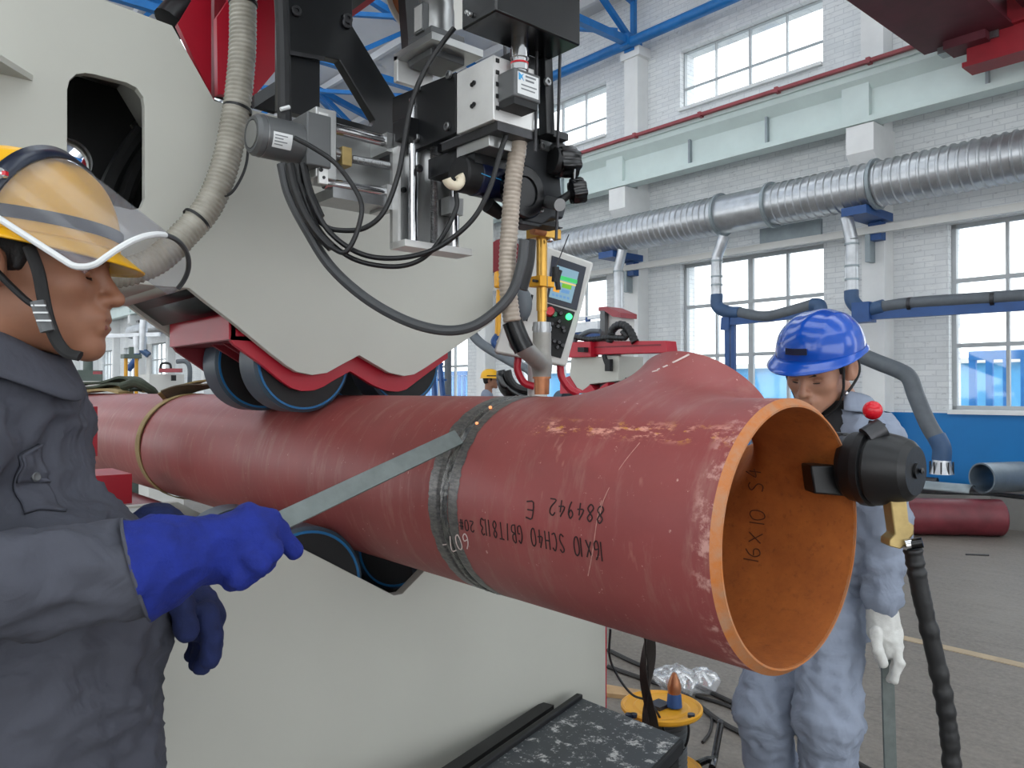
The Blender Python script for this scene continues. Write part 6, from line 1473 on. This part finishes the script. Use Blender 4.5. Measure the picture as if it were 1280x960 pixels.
# gloves (five fingers each)
gl = [('c', (-0.466, -0.781, 1.262), (-0.46, -0.751, 1.271), .066, .056), ('c', (-0.46, -0.751, 1.271), (-0.457, -0.701, 1.279), .056, .037), ('c', (-0.459, -0.704, 1.278), (-0.449, -0.647, 1.289), .040, .042),
      ('c', (-0.466, -0.682, 1.26), (-0.445, -0.657, 1.255), .028, .026), ('c', (-0.453, -0.637, 1.306), (-0.452, -0.621, 1.304), .026, .024),
      ('c', (-0.446, -0.628, 1.309), (-0.445, -0.605, 1.294), .017, .0155, {'k': .008}), ('c', (-0.445, -0.605, 1.294), (-0.443, -0.579, 1.264), .0155, .0135, {'k': .008}),
      ('c', (-0.432, -0.643, 1.295), (-0.404, -0.633, 1.277), .0165, .015, {'k': .007}), ('c', (-0.404, -0.633, 1.277), (-0.424, -0.633, 1.256), .015, .014, {'k': .007}),
      ('c', (-0.432, -0.657, 1.282), (-0.401, -0.652, 1.261), .016, .015, {'k': .007}), ('c', (-0.401, -0.652, 1.261), (-0.427, -0.651, 1.244), .015, .013, {'k': .007}),
      ('c', (-0.446, -0.673, 1.268), (-0.414, -0.667, 1.244), .015, .014, {'k': .007}), ('c', (-0.414, -0.667, 1.244), (-0.442, -0.669, 1.234), .014, .012, {'k': .007}),
      ('c', (-0.505, -0.651, 1.293), (-0.5, -0.614, 1.303), .02, .017, {'k': .01}), ('c', (-0.5, -0.614, 1.303), (-0.485, -0.582, 1.285), .017, .013, {'k': .01})]
def foldg(p): return folds(.0035, (26, 26, 26), 6)(p)
tg = blob('glove', gl, .004, .016, 'glove_blue', w1, fold=foldg, clip=[((-0.468, -0.782, 1.262), tuple(-(V((-0.46, -0.751, 1.271)) - V((-0.471, -0.786, 1.261))).normalized()))]); tg['label'] = 'bright blue suede glove gripping the bar'
ca = (V((-0.46, -0.751, 1.271)) - V((-0.471, -0.786, 1.261))).normalized()
MB().lathe(V((-0.468, -0.782, 1.262)), ca, [(-.001, .0655 + .0022), (.001, .0655 + .003), (.003, .0655 + .0022), (.003, .0655 - .002), (-.001, .0655 - .002)], 40, closed=True).obj('glove_hem', 'cloth_dark_grey', w1)
gr = [('c', (-0.751, -0.673, 1.255), (-0.735, -0.654, 1.16), .05, .04), ('c', (-0.709, -0.653, 1.159), (-0.656, -0.639, 1.136), .044, .04), 
      ('c', (-0.617, -0.64, 1.15), (-0.591, -0.64, 1.114), .0165, .0155, {'k': .008}), ('c', (-0.591, -0.64, 1.114), (-0.595, -0.643, 1.083), .0155, .0145, {'k': .008}),
      ('c', (-0.65, -0.631, 1.138), (-0.633, -0.627, 1.091), .0165, .0155, {'k': .008}), ('c', (-0.633, -0.627, 1.091), (-0.642, -0.636, 1.059), .0155, .0145, {'k': .008}),
      ('c', (-0.685, -0.626, 1.127), (-0.68, -0.619, 1.081), .0165, .0155, {'k': .008}), ('c', (-0.68, -0.619, 1.081), (-0.688, -0.629, 1.051), .0155, .014, {'k': .008}),
      ('c', (-0.724, -0.625, 1.125), (-0.719, -0.619, 1.081), .015, .014, {'k': .008}), ('c', (-0.719, -0.619, 1.081), (-0.725, -0.625, 1.055), .014, .013, {'k': .008}),
      ('c', (-0.621, -0.675, 1.165), (-0.598, -0.679, 1.142), .019, .0165, {'k': .008}), ('c', (-0.598, -0.679, 1.142), (-0.596, -0.676, 1.131), .0165, .015, {'k': .008})]
tg = blob('glove', gr, .0045, .02, 'glove_navy', w1, fold=foldg); tg['label'] = 'dark navy glove hanging behind'

h1 = make_helmet('safety_helmet', M1, 'yellow safety helmet under the raised clear visor', 'helmet_yellow', .006, (-0.673, -0.879, 1.677), 'strap_black', .024, .112, .122, .042)
MB().tube([(-0.56, -0.886, 1.673), (-0.552, -0.877, 1.641), (-0.548, -0.872, 1.608), (-0.545, -0.867, 1.581), (-0.538, -0.859, 1.554), (-0.529, -0.849, 1.538), (-0.518, -0.836, 1.533)], .0078, 8, flat=.6).obj('chin_strap', 'strap_black', h1)
MB().tube([(-0.582, -0.919, 1.642), (-0.569, -0.904, 1.622), (-0.556, -0.888, 1.603), (-0.545, -0.876, 1.593)], .0068, 8, flat=.6).obj('chin_strap', 'strap_black', h1)
MB().tube([(-0.539, -0.88, 1.602), (-0.535, -0.875, 1.582), (-0.531, -0.87, 1.564)], .0085, 8, flat=.6).obj('strap_buckle', 'motor_grey', h1)
for q in [(-0.532, -0.88, 1.596), (-0.53, -0.878, 1.587), (-0.527, -0.875, 1.577)]: MB().bar(V(q) - RT * .009, V(q) + RT * .009, .002, .002).obj('buckle_bar', 'white_label', h1)
# raised visor: a clear half-tunnel sheet tilted forward
vz = thing('face_shield', (-0.618, -0.816, 1.654), 'raised clear plastic face shield with white edge on the yellow helmet', 'face shield')
T0, T1_ = V((-0.63, -0.832, 1.818)), V((-0.534, -0.72, 1.703)); N0, N1 = V((-0.568, -0.941, 1.72)), V((-0.47, -0.828, 1.624))
def sh_pt(u, v):
    w = abs(v); uu = u * (1 - .10 * w ** 4); T = T0.lerp(T1_, uu); N = N0.lerp(N1, uu); B = N + FW * .12
    return B + (T - B) * math.cos(v * PI / 2) ** .9 - FW * .12 * math.sin(v * PI / 2) * 1.0
MB().grid(lambda u, v: sh_pt(v, -1 + 2 * u), 40, 14).obj('sheet', 'clear_visor', vz, solid=.0015, ang=80)
edge = [sh_pt(i / 14, 1) for i in range(12)] + [sh_pt(.86 + .14 * math.sin(a), 1 - .14 * (1 - math.cos(a))) for a in np.linspace(0, PI / 2, 8)] + [sh_pt(1, v) for v in np.linspace(.84, .1, 14)]
MB().tube(edge, .0042, 8, 0).obj('white_edge', 'white_label', vz)
MB().tube([sh_pt(1, v) for v in np.linspace(.1, -.9, 20)], .0038, 8, 0).obj('edge_strip', 'cable_grey', vz)
MB().grid(lambda u, v: sh_pt(-.02 + .13 * v, -1 + 2 * u) + V((0, 0, .002)), 40, 2).obj('brow_band', 'blue_black', vz, solid=.004)
for q in (sh_pt(.06, .72), sh_pt(.06, .95)):
    q = V(q) - FW * .004; MB().lathe(q, -FW, [(0, .0075), (.006, .007), (.008, .0001)], 16).obj('pivot_knob', 'chrome', vz); MB().bar(q + RT * .008 - FW * .004, q - RT * .008 - FW * .004, .006, .005).obj('red_clip', 'red_plastic', vz)

# ---------------- worker in light grey with blue helmet
f2 = (RT * -.74 - FW * .67)
M2 = hframe((-0.52, 1.078, 1.55), f2, math.radians(24), (1.02, 1.04, 1.0), math.radians(-4))
w2 = thing('person', (-0.558, 1.12, 0), 'person in light grey overalls and blue helmet bending to look along the red pipe', 'person')
make_head(w2, M2, (0, -.085, -.15), 'skin_light', 'lips_light', .0038)
yaw2 = math.atan2(f2.y, f2.x) - PI / 2
pj2 = [('e', (-0.536, 1.185, 1.295), (.20, .125, .19), (0, 0, yaw2)), ('e', (-0.565, 1.201, 1.025), (.175, .12, .2), (0, 0, yaw2)), ('c', (-0.413, 1.157, 1.354), (-0.707, 1.186, 1.373), .07, .07), ('c', (-0.508, 1.169, 1.416), (-0.536, 1.185, 1.319), .07, .11),
       ('c', (-0.398, 1.144, 1.346), (-0.376, 1.173, 1.102), .068, .058), ('c', (-0.376, 1.173, 1.102), (-0.36, 1.118, 0.907), .056, .046),
       ('c', (-0.726, 1.195, 1.359), (-0.789, 1.157, 1.1), .066, .056), ('c', (-0.789, 1.157, 1.1), (-0.695, 0.961, 0.989), .055, .045)]
def fold2(p): return folds(.014, (9, 9, 9), 8)(p) + folds(.010, (18, 18, 34), 9)(p)
blob('shirt', pj2, .012, .045, 'cloth_grey', w2, fold=fold2, clip=[((0, 0, .80), (0, 0, -1)), ((V((-0.508, 1.169, 1.442))), (.1, 0, 1))])
blob('undershirt', [('c', (-0.503, 1.13, 1.398), (-0.505, 1.173, 1.416), .058, .055), ('c', (-0.495, 1.094, 1.36), (-0.503, 1.13, 1.398), .05, .058)], .008, .02, 'shirt_black', w2)
n2 = V((-0.507, 1.186, 1.411))
lf = V((-f2.y, f2.x, 0)).normalized(); ff = V((f2.x, f2.y, 0)).normalized()
def col2(u, v):
    a = math.radians(-152 + 304 * u) + PI; rr = .078 + .03 * (1 - v); z = .05 * v + .02 * math.cos(a)
    return n2 + (ff * math.cos(a) + lf * math.sin(a)) * rr + V((0, 0, z + .01))
MB().grid(col2, 36, 4).obj('collar', 'cloth_grey', w2, solid=.006)
def col2b(u, v):
    a = math.radians(-152 + 304 * u) + PI; rr = .082 + .045 * v; z = .052 - .055 * v + .02 * math.cos(a)
    return n2 + (ff * math.cos(a) + lf * math.sin(a)) * rr + V((0, 0, z + .01))
MB().grid(col2b, 36, 4).obj('collar_fold', 'cloth_grey', w2, solid=.005)
pt2 = [('e', (-0.586, 1.18, 0.83), (.165, .12, .15), (0, 0, yaw2)), ('c', (-0.679, 1.135, 0.782), (-0.681, 1.045, 0.523), .095, .08), ('c', (-0.681, 1.045, 0.523), (-0.679, 1.177, 0.028), .076, .066),
       ('c', (-0.531, 1.122, 0.818), (-0.485, 1.057, 0.569), .1, .088), ('c', (-0.485, 1.057, 0.569), (-0.512, 1.125, 0.02), .084, .07)]
def fold3(p): return folds(.014, (10, 10, 5), 12)(p) + folds(.010, (16, 16, 26), 13)(p)
blob('trousers', pt2, .012, .03, 'cloth_grey', w2, fold=fold3, clip=[((0, 0, .06), (0, 0, -1))])
for q in (V((-0.679, 1.177, 0.028)), V((-0.512, 1.125, 0.02))):
    blob('boot', [('c', (q.x, q.y, .06), tuple(V((q.x, q.y, .045)) + ff * .15), .052, .042)], .012, .02, 'boot_black', w2, clip=[((0, 0, .002), (0, 0, -1))])
g2 = [('c', (-0.362, 1.117, 0.885), (-0.352, 1.113, 0.826), .041, .043), ('c', (-0.352, 1.113, 0.826), (-0.339, 1.113, 0.789), .040, .034),
      ('c', (-0.322, 1.103, 0.813), (-0.304, 1.094, 0.759), .0135, .0125, {'k': .005}), ('c', (-0.304, 1.094, 0.759), (-0.314, 1.083, 0.712), .0125, .011, {'k': .005}),
      ('c', (-0.341, 1.127, 0.79), (-0.331, 1.124, 0.737), .0135, .0125, {'k': .005}), ('c', (-0.331, 1.124, 0.737), (-0.339, 1.116, 0.699), .0125, .011, {'k': .005}),
      ('c', (-0.363, 1.148, 0.781), (-0.363, 1.163, 0.723), .013, .012, {'k': .005}), ('c', (-0.363, 1.163, 0.723), (-0.368, 1.158, 0.694), .012, .0105, {'k': .005}),
      ('c', (-0.383, 1.17, 0.78), (-0.385, 1.184, 0.731), .012, .011, {'k': .005}), ('c', (-0.385, 1.184, 0.731), (-0.388, 1.18, 0.704), .011, .01, {'k': .005}),
      ('c', (-0.356, 1.063, 0.835), (-0.342, 1.05, 0.789), .0155, .0135, {'k': .005}), ('c', (-0.342, 1.05, 0.789), (-0.334, 1.06, 0.757), .0135, .0115, {'k': .005})]
tg = blob('glove', g2, .0045, .014, 'glove_white', w2, fold=folds(.004, (30, 30, 24), 15)); tg['label'] = 'white cotton glove holding the dark bar'
gf = [('c', (-0.692, 0.965, 0.977), (-0.637, 0.952, 0.931), .04, .035)] + [('c', tuple(V((-0.637, 0.952, 0.942)) + V((0, 0, .02 - .022 * i))), tuple(V((-0.573, 0.95, 0.932)) + V((0, 0, .025 - .022 * i))), .013, .011, {'k': .006}) for i in range(4)] + [('c', (-0.645, 0.944, 0.965), (-0.592, 0.928, 0.993), .014, .012, {'k': .006})]
tg = blob('glove', gf, .006, .014, 'glove_white', w2); tg['label'] = 'white cotton glove behind the pipe'
M2h = hframe((-0.518, 1.079, 1.563), f2, math.radians(17), (1.0, 1.0, 1.0), math.radians(-4))
h2 = make_helmet('safety_helmet', M2h, 'glossy blue safety helmet on the bending worker', 'helmet_blue', .004, (-0.52, 1.077, 1.603), None, .05, .118, .138, .048, .108)
obj_in(MB().ribbon([(.1255 * math.cos(a), -.008 + .1455 * math.sin(a), .078) for a in np.linspace(PI / 2 - .25, PI / 2 + .25, 12)], .018, .002, (0, -.2, 1)), 'front_badge', 'motor_blue', h2, M2h)
def hl(pts, r, name='chin_strap', mat='strap_black'): return obj_in(MB().tube(pts, r, 8, 8, flat=.6), name, mat, h2, M2)
hl([(-.085, .03, .03), (-.082, .032, -.01), (-.074, .03, -.05), (-.055, .04, -.095), (-.02, .07, -.118), (0, .08, -.121)], .0055)
hl([(-.09, -.05, .03), (-.092, -.045, -.02), (-.083, -.01, -.05), (-.075, .02, -.062)], .0055)
hl([(.085, .03, .03), (.082, .032, -.01), (.074, .03, -.05), (.055, .04, -.095), (.02, .07, -.118), (0, .08, -.121)], .0055)
obj_in(MB().ell((-.08, .022, -.058), (.005, .007, .007)), 'strap_clip', 'chrome', h2, M2)
hb0 = V((-0.344, 1.109, 0.75)); hb1 = V((-0.366, 1.2, 0.041)); hb1.z = .003
tag(MB().bar(hb0 + (hb0 - hb1).normalized() * .03, hb1, .034, .008, FW).obj('hand_bar', 'scraper_steel', bevel=.001), 'grey flat bar hanging from the white glove towards the floor', 'bar')

# ---------------- distant worker
f3 = RT; M3 = hframe((-8.361, 6.312, 1.649), f3, 0)
w3 = thing('person', (-8.309, 6.254, 0), 'distant person in grey shirt and yellow helmet walking by the far wall', 'person')
make_head(w3, M3, (0, -.03, -.16), 'skin', 'lips', .008)
q = V((-8.385, 6.285, 1.649)); gx = lambda r, d, z: tuple(q + RT * r + FW * d + V((0, 0, z)))
yaw3 = math.atan2(f3.y, f3.x) - PI / 2
blob('shirt', [('e', gx(-.02, 0, -.38), (.19, .12, .26), (0, 0, yaw3)), ('c', gx(-.02, -.17, -.22), gx(.0, -.2, -.5), .065, .055), ('c', gx(0, -.2, -.5), gx(.12, -.17, -.72), .055, .045), ('c', gx(-.02, .17, -.22), gx(-.03, .2, -.5), .065, .055), ('c', gx(-.03, .2, -.5), gx(-.05, .17, -.72), .055, .045)], .02, .04, 'cloth_grey', w3, fold=folds(.01, (8, 8, 8), 3))
blob('hand', [('c', gx(.12, -.17, -.74), gx(.15, -.16, -.83), .03, .025)], .012, .01, 'skin', w3); blob('hand', [('c', gx(-.05, .17, -.74), gx(-.04, .17, -.83), .03, .025)], .012, .01, 'skin', w3)
zf = -(q.z) + .05
blob('trousers', [('c', gx(-.02, -.08, -.65), gx(.03, -.08, -1.15), .09, .075), ('c', gx(.03, -.08, -1.15), gx(-.04, -.08, zf), .075, .06), ('c', gx(-.02, .08, -.65), gx(.05, .08, -1.15), .09, .075), ('c', gx(.05, .08, -1.15), gx(.08, .08, zf), .075, .06)], .02, .03, 'cloth_dark_grey', w3, clip=[((0, 0, .05), (0, 0, -1))])
for r, d in ((-.04, -.08), (.08, .08)): blob('boot', [('c', gx(r, d, zf), gx(r + .14, d, zf - .005), .05, .04)], .015, .02, 'boot_black', w3, clip=[((0, 0, .002), (0, 0, -1))])
h3 = make_helmet('safety_helmet', M3, 'small yellow safety helmet on the distant worker', 'helmet_yellow', .004, (-8.361, 6.311, 1.721), 'strap_black')
